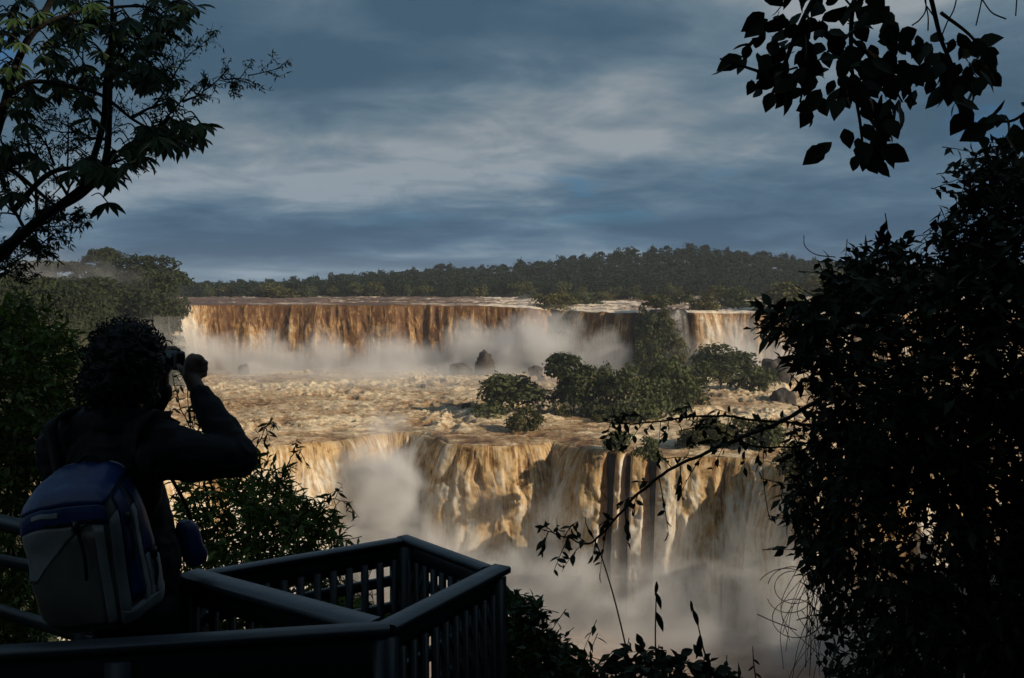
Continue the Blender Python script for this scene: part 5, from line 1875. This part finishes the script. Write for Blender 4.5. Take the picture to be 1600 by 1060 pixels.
def fine_tree(name, label, trunk, seeds, seed, L, leafn, matk):
    """bare recursive twigs with very small leaves"""
    rng = np.random.default_rng(seed)
    root = thing(name, P(*trunk[0]), label, 'tree')
    mb = MB()
    tips = []
    q = spline([P(*s) for s in trunk], 8)
    mb.tube(q, np.linspace(0.07, 0.02, len(q)), 7)

    def grow(p, d, ln, r, lev):
        t = np.linspace(0, 1, 6)[:, None]
        bend = rng.normal(size=3) * 0.22
        pts = p + d * ln * t + bend * ln * t ** 2
        mb.tube(pts, np.linspace(r, r * 0.55, 6), 4 if lev else 3, cap=False)
        if lev == 0:
            tips.append((pts, d))
            return
        for k in range(3 if lev > 1 else 4):
            j = 2 + k if lev > 1 else 1 + k
            j = min(j, 5)
            dd = unit(d + 0.62 * rng.normal(size=3) * [1, 0.7, 1])
            grow(pts[j], dd, ln * (0.55 + 0.2 * rng.random()), r * 0.55, lev - 1)
    for (a, b, r, lev) in seeds:
        pa, pb = P(*a), P(*b)
        v = pb - pa
        grow(pa, unit(v), np.linalg.norm(v) * 0.55, r, lev)
        grow((pa + pb) / 2, unit(v), np.linalg.norm(v) * 0.55, r * 0.7, lev)
    part('trunk', mb.mesh('trunk', M['bark'], True), root)
    lp, ld = [], []
    for pts, d in tips:
        for k in range(leafn):
            lp.append(pts[1 + rng.integers(5)])
            ld.append(unit(d * 0.3 + rng.normal(size=3) * 0.7 + [0.1, 0, -0.6]))
    lp, ld = np.array(lp), np.array(ld)
    V, f, nv = leaf_cloud(lp, ld, unit(rng.normal(size=lp.shape) + [0, -0.3, 0.6]), L * (0.6 + 0.8 * rng.random(len(lp))), L * 0.3)
    part('foliage', mesh('foliage', V, f, M[matk], False, {'tint': np.repeat(rng.random(len(lp)), nv)}), root)['kind'] = 'stuff'
    return root


FY = 9.5
fine_tree('tree', 'thin-leaved tree with many bare twigs behind the hand-shaped leaves', [(-330, 900, FY), (-140, 560, FY), (40, 362, FY), (130, 300, FY), (165, 250, FY), (172, 130, FY), (180, 20, FY)],
          [((165, 260, FY), (255, 190, FY), 0.022, 3), ((255, 190, FY), (300, 140, FY), 0.014, 2), ((285, 160, FY), (350, 125, FY), 0.014, 3), ((350, 125, FY), (425, 112, FY), 0.009, 2),
           ((240, 170, FY), (300, 70, FY), 0.012, 3), ((172, 200, FY), (110, 90, FY), 0.018, 3), ((172, 140, FY), (230, 60, FY), 0.018, 3), ((110, 315, FY), (60, 200, FY), 0.018, 3), ((40, 362, FY), (0, 280, FY), 0.018, 3), ((165, 260, FY), (225, 240, FY), 0.012, 3), ((172, 220, FY), (90, 200, FY), 0.016, 3), ((60, 355, FY), (40, 180, FY), 0.02, 3), ((40, 362, FY), (-20, 240, FY), 0.02, 3), ((175, 60, FY), (120, 20, FY), 0.014, 3), ((150, 280, FY), (130, 150, FY), 0.014, 3), ((100, 330, FY), (110, 200, FY), 0.014, 3), ((175, 100, FY), (250, 120, FY), 0.012, 3)], 12, 0.055, 5, 'near_leaf')
fine_tree('tree', 'small-leaved low bough rising from the left edge below the large limb', [(-120, 700, 8.6), (-60, 470, 8.6), (10, 395, 8.6), (55, 350, 8.6)],
          [((-20, 410, 8.6), (70, 340, 8.6), 0.02, 3), ((20, 370, 8.6), (100, 335, 8.6), 0.014, 3), ((-40, 440, 8.6), (50, 400, 8.6), 0.014, 3)], 13, 0.06, 8, 'near_leaf')

# bushes
shrub('bush', 'green leafy bush left of the man, behind the backpack', 'bush',
      [(-330, 640), (-230, 500), (-90, 452), (0, 470), (30, 452), (75, 478), (100, 505), (122, 545), (136, 600), (142, 690), (120, 760), (80, 790), (90, 930), (60, 1040), (-280, 1040)],
      6.6, 0.9, 4300, 7, 0.070, 0.40, 'green_leaf', 401, up=0.3, droop=0.4, tw=0.28, nparts=260)
shrub('bush', 'bush with narrow willow-like leaves between the man and the lookout railing', 'bush',
      [(285, 735), (330, 745), (372, 728), (400, 715), (440, 735), (478, 775), (520, 800), (535, 840), (520, 880), (560, 930), (640, 960), (650, 1130), (270, 1130)],
      5.6, 0.6, 1500, 7, 0.085, 0.27, 'green_leaf', 402, up=0.35, droop=0.35, tw=0.26, nparts=280, round_px=70, holes=[(500, 905, 60, 0.3), (450, 850, 40, 0.35)])
sg = thing('sapling', P(330, 760, 5.4), 'slender sapling sprigs rising behind the man\'s raised elbow', 'plant')
twig_branch(sg, [(330, 840, 5.5), (370, 760, 5.4), (405, 690, 5.4), (425, 652, 5.4)], 5.4, 0.006, 0.002, 9, 0.066, 0.25, 'near_leaf', 403, 0.12, 0.45, 4)
twig_branch(sg, [(330, 800, 5.5), (310, 700, 5.4), (285, 640, 5.4), (268, 585, 5.4)], 5.4, 0.006, 0.002, 12, 0.066, 0.25, 'near_leaf', 404, 0.14, 0.3, 4)
twig_branch(sg, [(340, 800, 5.5), (325, 720, 5.4), (320, 665, 5.4), (316, 630, 5.4)], 5.4, 0.006, 0.002, 10, 0.066, 0.26, 'near_leaf', 405, 0.14, 0.3, 5)
twig_branch(sg, [(390, 830, 5.5), (430, 770, 5.4), (455, 715, 5.4), (470, 700, 5.4)], 5.4, 0.006, 0.002, 9, 0.066, 0.25, 'near_leaf', 406, 0.16, 0.3, 4)
twig_branch(sg, [(420, 850, 5.5), (480, 800, 5.4), (520, 780, 5.4), (545, 790, 5.4)], 5.4, 0.006, 0.002, 11, 0.066, 0.25, 'near_leaf', 407, 0.16, 0.3, 4)
shrub('bush', 'dark bush just right of the lookout bay corner', 'bush',
      [(760, 945), (790, 932), (822, 926), (838, 950), (846, 975), (880, 1000), (902, 1025), (930, 1050), (950, 1130), (760, 1130)],
      4.6, 0.45, 700, 7, 0.062, 0.42, 'near_leaf', 408, up=0.4, droop=0.2, tw=0.2, nparts=250, round_px=50)
shrub('bush', 'low leafy plant at the bottom edge below the bamboo-like stems', 'plant',
      [(940, 1060), (960, 1035), (990, 1012), (1020, 1010), (1046, 1024), (1070, 1030), (1096, 1022), (1120, 1040), (1150, 1050), (1160, 1130), (930, 1130)],
      3.9, 0.25, 130, 6, 0.062, 0.6, 'dark_leaf', 409, up=0.5, droop=0.3, tw=0.16, nparts=240, round_px=30)


def cane(label, pts, Y, leaves, seed):
    t = thing('plant_stem', P(pts[0][0], pts[0][1] + 120, Y), label, 'plant')
    q = spline([P(pts[0][0], pts[0][1] + 120, Y)] + [P(x, y, Y) for x, y in pts], 8)
    part('stem', MB().tube(q, np.linspace(0.0045, 0.0018, len(q)), 6).mesh('stem', M['twig'], True), t)
    lp = np.array([P(x, y, Y) for x, y, dx, dy, l in leaves])
    ld = np.array([(dx, -0.15, -dy) for x, y, dx, dy, l in leaves], float)
    ll = np.array([l * Y / F for *_, l in leaves])
    leaf_parts(t, lp, ld, np.tile([0.35, -1, 0.1], (len(lp), 1)), ll, ll * 0.30, 'dark_leaf')


cane('thin leaning stem reaching up to the end of the arching branch', [(985, 1060), (966, 960), (938, 865), (918, 825), (914, 808)], 3.9, [(938, 862, -0.5, 0.8, 22), (918, 826, 0.5, 0.8, 18), (975, 1012, -0.8, 0.7, 50), (978, 1025, -0.2, 1, 45), (982, 1030, 0.3, 1, 40)], 1)
cane('upright stem with three pointed leaves, middle of the bottom edge', [(1026, 1060), (1024, 1000), (1025, 940), (1026, 915)], 3.8, [(1026, 908, -0.1, 1, 24), (1024, 925, 0.35, 1, 30), (1024, 955, 0.4, 1, 36), (1023, 1010, 0.3, 0.9, 30)], 2)
cane('leaning stem with drooping leaves, right of the upright one', [(1110, 1060), (1098, 1010), (1090, 975), (1080, 942)], 3.7, [(1079, 938, 0.1, 1, 20), (1082, 952, 0.35, 1, 30), (1094, 990, -0.15, 1, 42), (1100, 1020, 0.4, 0.8, 26)], 3)
cane('thinnest bare sprig at the bottom edge left of the curling vine', [(1182, 1080), (1178, 1040), (1176, 1010)], 3.9, [(1178, 1040, -0.6, 0.5, 14), (1177, 1030, 0.6, 0.5, 14), (1180, 1052, 0.7, 0.5, 14)], 4)
